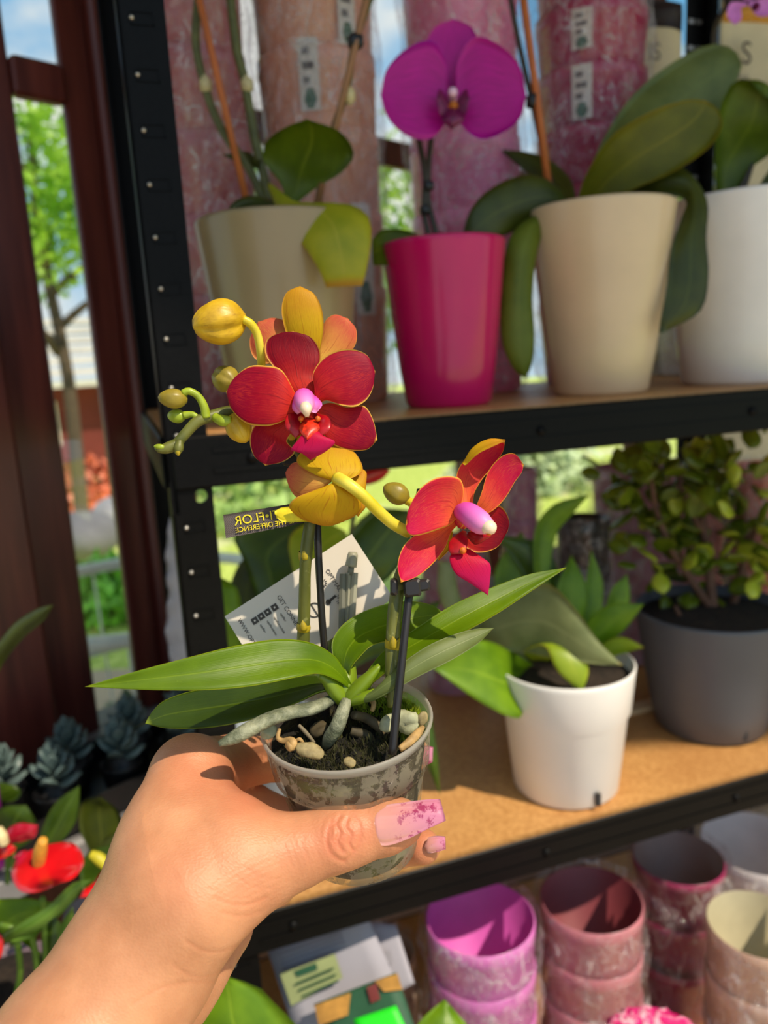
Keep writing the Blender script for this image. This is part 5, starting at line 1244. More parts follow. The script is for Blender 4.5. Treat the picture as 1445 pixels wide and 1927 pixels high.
g = clip(556, 868, .280, 46, 24, .006, -.2); build('stem_clip', g, m_stake, hero, smooth=False)

# --- petals
def petal_mat(name, c_in, c_mid, c_out, c_vein, c_rim, veinamt=.5, rim=(.93, .985), transl=.3, speck=.5):
    t = NT(name); u, v, uv = t.uv()
    av = t.math('ABSOLUTE', t.math('SUBTRACT', t.math('MULTIPLY', v, 2.), 1.))
    o_ = t.obj(); blot = t.noise(o_, 120, 4, .65); fine = t.noise(o_, 620, 4, .7)
    vn = t.noise(t.map(uv, (1.1, 11, 1)), 2.2, 4, .6, .3); vs = t.noise(t.map(uv, (4, 20, 1)), 3.0, 4, .65)
    cc = t.ramp(t.math('ADD', u, t.math('MULTIPLY', t.math('SUBTRACT', blot, .5), .55)), [(.12, lin(c_in)), (.46, lin(c_mid)), (.72, lin(c_out))])
    sp = t.math('MULTIPLY', t.step(t.math('ADD', t.math('MULTIPLY', vs, .6), t.math('MULTIPLY', blot, .4)), .47, .60), t.math('SUBTRACT', 1., t.math('MULTIPLY', av, .75)))
    cc = t.mix(t.math('MULTIPLY', sp, speck), cc, lin(c_in))
    cc = t.mix(t.math('MULTIPLY', t.step(vn, .53, .66), veinamt), cc, lin(c_vein))
    ed = t.step(t.math('MAXIMUM', av, t.math('SUBTRACT', u, .004)), rim[0], rim[1])
    cc = t.mix(ed, cc, lin(c_rim))
    nrm = t.bump(t.math('ADD', t.math('MULTIPLY', vn, 1.0), t.math('MULTIPLY', fine, .25)), .22, .0006)
    b = t.bsdf(Base_Color=cc, Roughness=.5, Normal=nrm, Specular_IOR_Level=.18)
    tr = t.n('BsdfTranslucent', Color=cc, Normal=nrm)
    mx_ = t.n('MixShader'); mx_.inputs[0].default_value = transl; t.t.links.new(b.outputs[0], mx_.inputs[1]); t.t.links.new(tr.outputs[0], mx_.inputs[2])
    return t.done(mx_)
m_pf = petal_mat('red_petal_face', (224, 60, 44), (168, 8, 40), (146, 2, 48), (102, 0, 30), (236, 186, 80), .45)
m_pfd = petal_mat('deep_red_petal_face', (206, 44, 30), (148, 2, 28), (116, 0, 28), (80, 0, 20), (226, 166, 70), speck=.3)
m_pf2 = petal_mat('coral_petal_face', (248, 116, 64), (222, 44, 66), (206, 20, 78), (172, 8, 52), (246, 180, 70), speck=.5)
m_pb = petal_mat('yellow_petal_back', (224, 186, 28), (228, 186, 32), (222, 162, 38), (184, 92, 28), (232, 170, 66), .5, (.95, .99), .4, .2)
m_pbr = petal_mat('blushed_petal_back', (246, 200, 90), (242, 160, 84), (224, 104, 78), (190, 50, 50), (240, 170, 90), .5, (.95, .99), .4, .3)
def column_mat():
    t = NT('pink_column'); u, v, uv = t.uv()
    cc = t.ramp(u, [(.0, lin((196, 60, 150))), (.45, lin((216, 80, 184))), (.8, lin((228, 120, 200))), (1., lin((230, 150, 200)))])
    return t.done(t.bsdf(Base_Color=cc, Roughness=.45, Specular_IOR_Level=.3))
m_lipm = petal_mat('magenta_lip', (206, 10, 40), (200, 14, 80), (196, 24, 96), (150, 0, 60), (210, 50, 110), .5, (.97, 1.), .25, .1)
m_lipr = plain('red_lip_lobe', (166, 4, 22), .35, .25, 260); m_colp = column_mat(); m_cap = plain('anther_cap', (238, 212, 186), .4, .04, 200, sss=.1)
m_spot = plain('orange_callus', (226, 110, 20), .5, .35, 900)
def hp(parent, A, B, d, mats, bulge=.002, name='petal', th=.0008, **kw):
    kw.setdefault('nu', 34); kw.setdefault('nv', 17)
    nu_, nv__ = kw.pop('nu'), kw.pop('nv')
    return build(name, Geo().loft(PX(A, d), PX(B, d), nu_, nv__, bulge, 0, th, **kw), mats, parent)
# flower facing the viewer
d = .262
f1 = pxtube([(545, 830, .277), (560, 800, .273), (576, 768, .2655)], [8, 8, 7], 'flower', m_ped, 16, 10)
hp(f1, [(571, 748, d), (545, 735, d - .001), (522, 700, d + .001), (500, 668, d + .002), (502, 640, d + .003), (525, 627, d + .003), (552, 624, d + .003)],
   [(582, 748, d), (596, 735, d - .001), (592, 710, d + .001), (603, 682, d + .002), (602, 658, d + .003), (584, 634, d + .003), (552, 624, d + .003)], d, [m_pfd, m_pb], .0006)
hp(f1, [(562, 782, d), (560, 800, d - .001), (540, 830, d), (555, 850, d + .002), (535, 868, d + .002), (500, 876, d + .003)],
   [(558, 772, d), (520, 790, d), (480, 800, d + .001), (470, 825, d + .002), (478, 858, d + .003), (500, 876, d + .003)], d + .002, [m_pf, m_pb], .0007)
hp(f1, [(590, 775, d), (600, 800, d), (618, 830, d), (650, 846, d + .002), (690, 846, d + .003), (710, 828, d + .002)],
   [(594, 768, d), (620, 758, d), (655, 766, d + .001), (685, 764, d + .002), (702, 790, d + .002), (710, 828, d + .002)], d + .002, [m_pf, m_pb], .0007)
hp(f1, [(566, 764, d), (550, 730, d - .003), (528, 695, d - .005), (497, 688, d - .005), (468, 690, d - .004), (440, 712, d - .003), (427, 738, d - .002)],
   [(566, 772, d), (545, 785, d - .003), (523, 797, d - .005), (497, 802, d - .005), (462, 796, d - .004), (434, 768, d - .003), (427, 738, d - .002)], d, [m_pf, m_pb], .0009)
hp(f1, [(588, 764, d), (592, 735, d - .003), (590, 700, d - .005), (616, 668, d - .005), (655, 657, d - .004), (690, 668, d - .003), (704, 700, d - .002)],
   [(588, 772, d), (612, 754, d - .003), (640, 762, d - .005), (668, 765, d - .005), (690, 752, d - .004), (702, 728, d - .003), (704, 700, d - .002)], d, [m_pf, m_pb], .0009)
# lip, lobes, column
build('flower_base', Geo().lathe([(1e-6, 0), (.0034, -.0002), (.0044, -.0012), (1e-6, -.002)], P(578, 772, d), cam_vec(0, 0, -1), 20), m_pf, f1)
hp(f1, [(578, 795, d - .006), (565, 822, d - .010), (548, 846, d - .010), (566, 852, d - .009), (584, 864, d - .006)],
   [(590, 795, d - .006), (605, 818, d - .010), (630, 832, d - .010), (612, 850, d - .009), (584, 864, d - .006)], d, [m_lipm, m_lipm], .0008, 'lip')
hp(f1, [(560, 775, d - .002), (540, 782, d - .006), (538, 805, d - .009), (556, 825, d - .009)], [(568, 782, d - .002), (565, 795, d - .005), (572, 812, d - .008), (556, 825, d - .009)], d, [m_lipr, m_lipr], .0005, 'lip_lobe')
hp(f1, [(596, 778, d - .002), (618, 785, d - .006), (623, 805, d - .009), (604, 824, d - .009)], [(590, 782, d - .002), (592, 795, d - .005), (588, 812, d - .008), (604, 824, d - .009)], d, [m_lipr, m_lipr], .0005, 'lip_lobe')
hp(f1, [(570, 790, d - .004), (562, 808, d - .009), (578, 828, d - .012)], [(592, 790, d - .004), (602, 806, d - .009), (578, 828, d - .012)], d, [plain('orange_red_throat', (214, 50, 20), .4, .35, 700), m_lipr], .0010, 'lip_throat')
chunkc = lambda px, py, dd_, r_, mt, nm, par: build(nm, Geo().lathe([(1e-6, -r_), (r_ * .7, -r_ * .7), (r_, 0), (r_ * .7, r_ * .7), (1e-6, r_)], P(px, py, dd_), AX, 14), mt, par)
for x_ in (566, 598): chunkc(x_, 788, d - .008, .0010, m_spot, 'lip_callus', f1)
build('column', Geo().tube(PX([(573, 756, d + .002), (572, 750, d - .004), (574, 760, d - .010), (577, 768, d - .013)]), [.0026, .0035, .0032, .0022], 20, 16), m_colp, f1)
build('anther_cap', Geo().tube(PX([(574, 762, d - .012), (576, 770, d - .0145), (578, 784, d - .014)]), [.0015, .0019, .0006], 12, 14), m_cap, f1)
build('column_wing', Geo().loft(PX([(552, 752, d - .003), (550, 770, d - .006), (560, 780, d - .007)]), PX([(572, 745, d - .006), (570, 760, d - .010), (566, 775, d - .009)]), 8, 5, .001, 0, .0008), [m_colp, m_colp], f1)
build('column_wing', Geo().loft(PX([(596, 748, d - .003), (606, 762, d - .006), (594, 778, d - .007)]), PX([(574, 745, d - .006), (580, 760, d - .010), (584, 775, d - .009)]), 8, 5, .001, 0, .0008), [m_colp, m_colp], f1)

# flower behind it, seen from the back
d = .284
f2 = pxtube([(560, 850, .276), (580, 760, .279), (588, 690, d)], [8, 8, 8], 'flower', m_ped, 14, 10)
hp(f2, [(583, 680, d), (555, 665, d - .002), (537, 622, d - .004), (530, 580, d - .005), (540, 550, d - .005), (565, 541, d - .004)], [(595, 680, d), (603, 655, d - .002), (609, 615, d - .004), (605, 580, d - .005), (590, 552, d - .005), (565, 541, d - .004)], d, [m_pb, m_pfd], .0016)
hp(f2, [(580, 690, d), (530, 690, d + .001), (480, 675, d + .001), (470, 640, d + .001), (486, 606, d + .001)], [(583, 678, d), (560, 640, d + .001), (545, 610, d + .001), (515, 598, d + .001), (486, 606, d + .001)], d, [m_pbr, m_pf], .002)
hp(f2, [(595, 690, d), (640, 680, d + .001), (668, 650, d + .001), (670, 620, d + .001), (655, 600, d + .001)], [(592, 678, d), (600, 640, d + .001), (612, 604, d + .001), (630, 592, d + .001), (655, 600, d + .001)], d, [m_pbr, m_pf], .002)
hp(f2, [(584, 690, d), (550, 730, d + .003), (530, 770, d + .003)], [(590, 695, d), (580, 745, d + .003), (530, 770, d + .003)], d, [m_pb, m_pf], .001)
hp(f2, [(592, 690, d), (630, 720, d + .003), (650, 760, d + .003)], [(586, 695, d), (600, 745, d + .003), (650, 760, d + .003)], d, [m_pb, m_pf], .001)

# flower seen from behind, on the long yellow pedicel
d = .262
f3 = pxtube([(768, 1002, .268), (740, 986, .262), (712, 962, .257), (682, 932, .254), (655, 911, .254), (634, 900, .258)], [11, 11, 11.5, 11.5, 12, 13], 'flower', m_ped, 40, 14)
hp(f3, [(625, 905, d - .003), (585, 890, d - .003), (558, 868, d - .001), (575, 845, d + .002), (615, 838, d + .004), (640, 842, d + .005)],
   [(640, 903, d - .003), (662, 900, d - .003), (682, 885, d - .001), (675, 862, d + .002), (660, 846, d + .004), (640, 842, d + .005)], d, [m_pb, m_pfd], .0016)
hp(f3, [(622, 908, d - .002), (590, 932, d - .001), (562, 938, d + .001), (545, 918, d + .003), (540, 890, d + .005)], [(628, 902, d - .002), (600, 888, d - .001), (575, 872, d + .001), (550, 872, d + .003), (540, 890, d + .005)], d + .002, [m_pbr, m_pf], .0012)
hp(f3, [(622, 912, d - .004), (585, 925, d - .005), (555, 938, d - .004), (544, 955, d - .002), (575, 980, d), (620, 984, d + .001)],
   [(636, 912, d - .004), (650, 922, d - .005), (678, 935, d - .004), (680, 958, d - .002), (655, 978, d), (620, 984, d + .001)], d - .002, [m_pb, m_pf], .0022)
hp(f3, [(638, 905, d), (660, 900, d + .001), (680, 882, d + .003), (684, 890, d + .004)], [(640, 912, d), (662, 925, d + .001), (684, 938, d + .003), (684, 890, d + .004)], d, [m_pb, m_pf], .002)
hp(f3, [(640, 915, d - .001), (652, 930, d), (660, 960, d), (674, 972, d + .001)], [(644, 912, d - .001), (670, 930, d), (690, 948, d), (674, 972, d + .001)], d, [m_pb, m_pf], .001)

# flower on the right, turned three quarters
d = .264
f4 = pxtube([(790, 1000, .274), (830, 985, .272), (868, 968, d + .004)], [8, 8, 7], 'flower', m_ped, 14, 10)
hp(f4, [(868, 962, d), (862, 925, d + .001), (860, 890, d), (882, 856, d - .002), (915, 832, d - .004), (950, 832, d - .006)],
   [(890, 960, d), (892, 930, d + .002), (905, 905, d + .003), (925, 880, d + .003), (945, 852, d), (950, 832, d - .006)], d, [m_pf2, m_pb], -.002)
hp(f4, [(872, 872, d - .001), (890, 842, d - .003), (920, 826, d - .005), (951, 829, d - .007)], [(876, 876, d - .002), (900, 854, d - .005), (928, 840, d - .007), (951, 829, d - .007)], d, [m_pb, m_pb], .001, 'petal_fold', nu=16, nv=7)
hp(f4, [(892, 962, d), (905, 930, d - .003), (920, 885, d - .005), (945, 858, d - .006), (968, 854, d - .006), (985, 874, d - .005)],
   [(902, 968, d), (925, 962, d - .002), (950, 938, d - .003), (970, 905, d - .004), (982, 888, d - .005), (985, 874, d - .005)], d - .001, [m_pf2, m_pb], -.0016)
hp(f4, [(862, 962, d), (872, 925, d - .004), (864, 900, d - .006), (825, 898, d - .008), (792, 918, d - .009), (770, 955, d - .008), (764, 985, d - .006)],
   [(862, 972, d), (845, 988, d - .003), (820, 998, d - .005), (795, 1006, d - .006), (775, 1008, d - .007), (766, 1000, d - .007), (764, 985, d - .006)], d, [m_pf2, m_pb], -.002)
hp(f4, [(866, 975, d), (820, 998, d), (780, 1008, d - .003), (758, 1030, d - .005), (748, 1065, d - .006), (755, 1096, d - .007)],
   [(868, 982, d), (850, 1000, d + .001), (838, 1030, d + .001), (815, 1060, d - .001), (785, 1085, d - .004), (755, 1096, d - .007)], d + .001, [m_pf2, m_pb], -.0022)
hp(f4, [(852, 1000, d + .003), (848, 1030, d + .003), (825, 1055, d + .002)], [(846, 1002, d + .005), (838, 1030, d + .005), (825, 1055, d + .002)], d, [m_pb, m_pb], .001, 'petal_fold', nu=12, nv=7)
hp(f4, [(905, 972, d + .001), (925, 950, d), (945, 955, d), (958, 980, d), (955, 1000, d)], [(885, 1000, d + .001), (878, 1030, d), (900, 1040, d), (935, 1030, d), (955, 1000, d)], d, [m_pfd, m_pb], -.001)
hp(f4, [(866, 1035, d - .008), (846, 1048, d - .010), (856, 1078, d - .011), (885, 1098, d - .011), (918, 1120, d - .010)], [(886, 1035, d - .008), (905, 1048, d - .010), (922, 1062, d - .011), (922, 1090, d - .011), (918, 1120, d - .010)], d, [m_lipm, m_pb], .0005, 'lip')
hp(f4, [(868, 1000, d - .003), (845, 1020, d - .008), (848, 1042, d - .011), (870, 1042, d - .011)], [(878, 1003, d - .003), (880, 1015, d - .008), (878, 1032, d - .011), (870, 1042, d - .011)], d, [m_lipr, m_lipr], .0005, 'lip_lobe')
hp(f4, [(884, 1000, d - .003), (905, 1000, d - .006), (925, 1010, d - .008)], [(880, 1012, d - .003), (895, 1025, d - .006), (925, 1010, d - .008)], d, [m_lipr, m_lipr], .001, 'lip_lobe')
chunkc(871, 1036, d - .012, .0012, m_spot, 'lip_callus', f4)
build('flower_base', Geo().lathe([(1e-6, 0), (.0034, -.0002), (.0044, -.0012), (1e-6, -.002)], P(876, 972, d + .001), cam_vec(.5, 0, -.85), 20), m_pf2, f4)
build('column', Geo().tube(PX([(862, 962, d + .001), (880, 966, d - .006), (905, 984, d - .012), (920, 992, d - .014)]), [.0022, .0038, .0039, .0026], 24, 16), m_colp, f4)
build('anther_cap', Geo().tube(PX([(914, 990, d - .0138), (922, 995, d - .0148), (926, 1004, d - .0145)]), [.0024, .0025, .0010], 12, 14), m_cap, f4)
chunkc(920, 1002, d - .0150, .0011, m_spot, 'pollen', f4)

# --- buds
t = NT('bud_skin'); u, v, uv = t.uv(); o_ = t.obj(); n1 = t.noise(o_, 130, 4); vn = t.noise(t.map(uv, (1.2, 7, 1)), 2.5, 4)
cc = t.ramp(n1, [(.3, lin((166, 128, 14))), (.6, lin((214, 172, 30)))]); cc = t.mix(t.math('MULTIPLY', t.step(vn, .56, .68), .28), cc, lin((134, 84, 24)))
m_bud = t.done(t.bsdf(Base_Color=cc, Roughness=.42, Normal=t.bump(vn, .3, .001)))
m_budg = plain('green_bud', (150, 168, 40), .4, .15, 200); m_budo = plain('olive_bud', (148, 130, 40), .4, .2, 150, bump=.2)
def bud(px, py, d, ax2, L, w, mt, parent, grooves=3, depth=.16):
    k = d / F; a = cam_vec(*ax2); ph = 1.1
    prof = [(max(1e-6, w / 2 * k * (math.sin(PI * s_) ** .5) * (1.0 - .2 * s_)), (s_ - .5) * L * k) for s_ in np.linspace(0.0, 1.0, 22)]
    prof[0] = (w * .12 * k, prof[0][1])
    return build('bud', Geo().lathe(prof, P(px, py, d), a, 60, ripple=lambda z, th: 1 - depth * np.abs(np.cos(grooves * th / 2 + ph)) ** 9 + .035 * np.cos(grooves * th + 2 * ph)), mt, parent)
bud(412, 606, .262, (-.82, -.28, -.5), 104, 98, m_bud, hero, 3, .2)
pxtube([(492, 690, .270), (490, 660, .267), (484, 630, .265), (472, 610, .263), (456, 600, .262)], [8, 8, 8, 8.5, 8], 'pedicel', m_ped, 24, 12)
bud(424, 713, .272, (-.6, .3, .5), 62, 58, m_budo, hero)
pxtube([(470, 775, .272), (455, 745, .272), (440, 725, .272)], [7, 7, 7], 'pedicel', m_ped, 14, 10)
bud(450, 806, .266, (.45, -.75, -.4), 66, 56, m_bud, hero)
pxtube([(405, 785, .266), (420, 792, .264), (435, 792, .264)], [9, 11, 9], 'pedicel', m_budg, 14, 12)
bud(325, 750, .262, (-.97, .05, -.25), 54, 42, m_budo, hero, 3, .06)
pxtube([(388, 786, .265), (384, 765, .264), (372, 745, .263), (355, 736, .262), (344, 740, .262)], [9, 8, 7, 7, 7], 'pedicel', m_budg, 20, 10)
bud(332, 783, .266, (-.9, .1, .3), 38, 30, m_budg, hero, 3, .05)
pxtube([(376, 790, .265), (362, 780, .265), (346, 782, .265)], [6, 6, 8], 'pedicel', m_budg, 12, 10)
bud(745, 928, .268, (-.85, .45, -.1), 54, 46, m_budo, hero, 3, .07)
pxtube([(800, 960, .275), (780, 950, .271), (760, 938, .268)], [8, 8, 9], 'pedicel', m_ped, 12, 10)
# growing tip of the spike
pxtube([(332, 836, .263), (315, 843, .262), (300, 846, .261), (292, 843, .261)], [11, 11, 7, 3], 'spike_tip', m_hstem, 14, 12)
pxtube([(338, 830, .262), (336, 845, .261), (333, 855, .261)], [8, 9, 4], 'spike_tip', m_hstem, 10, 12)
bud(300, 841, .2605, (-1, .1, 0), 22, 13, m_budg, hero, 2, .03); bud(335, 851, .2605, (.1, -1, 0), 14, 11, m_nodey, hero, 2, .03)

# --- brand ribbon around the stem: we see its reverse
t = NT('woven_ribbon'); v = t.obj(); w1 = t.n('TexWave', Scale=900.0, bands_direction='DIAGONAL'); t.t.links.new(v, w1.inputs['Vector'])
m_rib = t.done(t.bsdf(Base_Color=t.mix(w1.outputs['Fac'], lin((62, 54, 54)), lin((92, 82, 80))), Roughness=.7, Normal=t.bump(w1.outputs['Fac'], .4, .0003)))
m_ylw = plain('yellow_thread', (226, 206, 24), .6, .1, 400)
dr = .266
rc = [P(420, 969, dr), P(425, 1013, dr), P(598, 940, dr + .006), P(603, 978, dr + .006)]
rb_ = thing('ribbon_tag', rc[1], 'dark woven ribbon with yellow lettering in mirror writing around the flower stem', 'ribbon')
build('ribbon', Geo().loft([rc[0], (rc[0] + rc[2]) / 2, rc[2]], [rc[1], (rc[1] + rc[3]) / 2, rc[3]], 14, 7, .0004, 0, .0005), [m_rib, m_rib], rb_)
ex = (rc[2] - rc[0]); Lr = np.linalg.norm(ex); ex /= Lr; ey = (rc[0] - rc[1]); ey = ey - ex * np.dot(ex, ey); Hr = np.linalg.norm(ey); ey /= Hr
nz_ = -cam_vec(0, 0, 1) * .0009
# mirrored: text runs from right to left
text_mesh('OPTI\u2022FLOR', Hr * .55, rc[1] + ex * Lr * .10 + ey * Hr * .47 + nz_ + ex * Lr * .68, -ex, ey, m_ylw, rb_)
text_mesh('MAKE THE DIFFERENCE', Hr * .29, rc[1] + ex * Lr * .115 + ey * Hr * .17 + nz_ + ex * 0, -ex, ey, m_ylw, rb_, align='RIGHT')
g = Geo().loft([P(517, 962, dr - .003), P(530, 955, dr - .003), P(560, 953, dr - .003), P(600, 955, dr + .001)], [P(517, 968, dr - .003), P(530, 982, dr - .003), P(560, 982, dr - .003), P(600, 982, dr + .001)], 14, 7, .0006, 0, .0005)
build('ribbon_loop', g, [m_ylw, m_ylw], rb_)

# --- care card on its clip
dc = .296
a0, a1, a2 = P(423, 1160, dc), P(662, 1005, dc + .003), P(735, 1106, dc)
exc = a1 - a0; Lc = np.linalg.norm(exc); exc /= Lc; eyc = a2 - a1; eyc = eyc - exc * np.dot(exc, eyc); eyc /= np.linalg.norm(eyc); Wc = .0295
nc = np.cross(exc, eyc); nc = nc if np.dot(nc, CAM - a0) > 0 else -nc
m_cardp = plain('card_paper', (216, 208, 194), .5, .02); m_ink = plain('card_ink', (70, 66, 62), .7, .05)
cd = thing('care_card', a0, 'white plant care card with small grey print standing behind the leaves', 'card')
build('card', Geo().box((0, 0, -.0003), (Lc, Wc, .0003), (a0, exc, eyc, nc)), m_cardp, cd, smooth=False)
k = dc / F
# print: reading direction runs along the short side
def cpt(px, py): q = on_plane(px, py, a0, nc); return q + nc * .0005
tx, ty = eyc, exc                                  # text x, text up
def ctext(s_, px, py, size): text_mesh(s_, size * k, cpt(px, py), tx, ty, m_ink, cd, name='printed_text', th=.00003)
ctext('OPTIMAL', 612, 1074, 11.5); ctext('GET CONNECTED', 521, 1123, 11.5); ctext('WWW.OPTIFLOR.COM', 447, 1167, 10.5)
for i, (px, py) in enumerate(((525, 1153), (513, 1160), (500, 1167), (487, 1174))):
    ctext(('optiflor', 'optiflororchids', 'optiflorplants', 'optiflor')[i], px + 2, py + 2, 6)
for i, (px, py) in enumerate(((517, 1143), (504, 1152), (492, 1160), (480, 1168))):
    q = cpt(px, py); build('printed_icon', Geo().box((-6 * k, -6 * k, 0), (6 * k, 6 * k, .0001), (q, exc, eyc, nc)), m_ink, cd, smooth=False)
    build('printed_icon', Geo().box((-1.6 * k, -1.6 * k, .0001), (1.6 * k, 1.6 * k, .0002), (q, exc, eyc, nc)), m_cardp, cd, smooth=False)
g = Geo().tube([cpt(592, 1148) + (exc * math.cos(a) + eyc * math.sin(a)) * 13 * k for a in np.linspace(0, 2 * PI, 25)], 1.2 * k, 40, 6, cap=False); build('printed_icon', g, m_ink, cd)
g = Geo().tube([cpt(586, 1138), cpt(600, 1160)], 1.2 * k, 2, 6); build('printed_icon', g, m_ink, cd)
q = cpt(618, 1133); g = Geo().lathe([(1e-6, .0002), (5 * k, .0002), (5 * k, 0)], q, nc, 16); g.tube([q, cpt(632, 1121)], 2.4 * k, 2, 8); build('printed_icon', g, m_ink, cd)
for py in (1124, 1134): ctext('25\u00b0C' if py < 1130 else '18\u00b0C', 632, py - 3, 8)
for i in range(7):
    a = i * PI / 6 - .4; q = cpt(607, 1097); g = Geo().tube([q + (exc * math.cos(a) + eyc * math.sin(a)) * 5 * k, q + (exc * math.cos(a) + eyc * math.sin(a)) * 9 * k], .8 * k, 2, 6); build('printed_icon', g, m_ink, cd)
# plastic clip like a small pen
m_penl = plain('grey_clip_plastic', (150, 148, 128), .45, .05); m_pend = plain('grey_clip_shade', (112, 112, 98), .45, .05)  # darker copy puts the shade of the left side into the colour
pe = thing('card_clip', P(652, 1175, dc - .004), 'grey plastic pick holding the care card upright', 'clip')
build('pick_shaft', Geo().tube([P(645, 1080, dc - .0042), P(640, 1300, dc - .010)], 6.5 * k, 2, 6), m_pend, pe, smooth=False)
build('pick_shaft', Geo().tube([P(668, 1078, dc - .0042), P(655, 1290, dc - .010)], 6.5 * k, 2, 6), m_penl, pe, smooth=False)
build('pick_bridge', Geo().tube([P(657, 1078, dc - .004), P(648, 1290, dc - .0095)], 7 * k, 2, 4), m_penl, pe, smooth=False)
build('pick_neck', Geo().tube([P(661, 1064, dc - .0042), P(659, 1082, dc - .0042)], 6 * k, 2, 12), m_pend, pe)
build('pick_head', Geo().tube([P(660, 1066, dc - .0044), P(664, 1042, dc - .0044), P(664, 1039, dc - .0044)], [11 * k, 9.5 * k, 8 * k], 6, 20), m_penl, pe)
# ================================================================== the hand: one continuous surface from a distance field
def C3(px, py, d): return np.array([(px - CX) / F * d, -(py - CY) / F * d, d])     # camera space, mm when d is mm
def cone_sdf(Q, a, ra, b, rb, sq=None):
    ba = b - a; L2 = np.dot(ba, ba)
    pa = Q - a; h = np.clip((pa @ ba) / L2, 0, 1)
    r = ra + (rb - ra) * h
    dv = pa - h[:, None] * ba
    return np.sqrt((dv * dv).sum(1)) - r
def smin(a, b, k):
    h = np.clip(.5 + .5 * (b - a) / k, 0, 1)
    return b + (a - b) * h - k * h * (1 - h)
# palm, wrist and forearm: (px, py, depth mm, radius mm) pairs
PALM = [
    ((-90, 2330, 208, 27), (140, 1995, 228, 24.5)),      # forearm
    ((140, 1995, 228, 24.5), (262, 1805, 243, 22.5)),       # wrist
    ((80, 2060, 245, 21), (280, 1835, 262, 20)),       # wrist, far side
    ((264, 1795, 245, 21.5), (340, 1560, 258, 17)),      # index metacarpal
    ((340, 1560, 258, 17), (360, 1458, 270, 13)),
    ((290, 1760, 262, 20), (392, 1500, 302, 13)),      # middle metacarpal
    ((310, 1790, 272, 19), (405, 1590, 312, 13)),
    ((300, 1845, 264, 19), (392, 1735, 288, 17)),      # hypothenar
    ((250, 1835, 240, 19.5), (370, 1690, 241, 17)),      # thenar
    ((370, 1690, 241, 17), (468, 1630, 247, 13.2)),
    ((335, 1640, 248, 20), (425, 1590, 250, 14)),      # first web
    ((380, 1560, 262, 14), (440, 1575, 254, 11)),
]
FING = [
    [(468, 1630, 247, 13.2), (556, 1602, 250, 11.4), (632, 1577, 252, 10.4), (660, 1568, 253, 10.1), (725, 1553, 254, 9.1), (752, 1548, 255, 7.8)],   # thumb
    [(356, 1458, 271, 13), (430, 1436, 304, 10.5), (520, 1428, 333, 9.2), (660, 1425, 336, 8), (735, 1420, 322, 7.4), (778, 1419, 307, 6.6)],         # index
    [(392, 1505, 302, 12.5), (470, 1520, 328, 10), (560, 1555, 343, 9), (680, 1588, 333, 8), (750, 1594, 312, 7.8), (796, 1593, 298, 6.6)],           # middle
    [(405, 1590, 312, 12), (480, 1605, 330, 9.5), (545, 1612, 336, 8.6), (600, 1592, 324, 7.6), (622, 1575, 312, 7)],                                  # ring
    [(395, 1700, 298, 12), (465, 1690, 318, 8.5), (520, 1668, 322, 7.6), (550, 1640, 316, 7)],                                                         # little
]
def hand_sdf(Q):
    d = None
    for a, b in PALM:
        v = cone_sdf(Q, C3(*a[:3]), a[3], C3(*b[:3]), b[3]); d = v if d is None else smin(d, v, 9.0)
    res = None
    for k, ch in enumerate(FING):
        f = None
        for a, b in zip(ch[:-1], ch[1:]):
            v = cone_sdf(Q, C3(*a[:3]), a[3], C3(*b[:3]), b[3]); f = v if f is None else smin(f, v, 2.0)
        w = smin(d, f, 8.0 if k == 0 else 5.0)
        res = w if res is None else np.minimum(res, w)
    return res
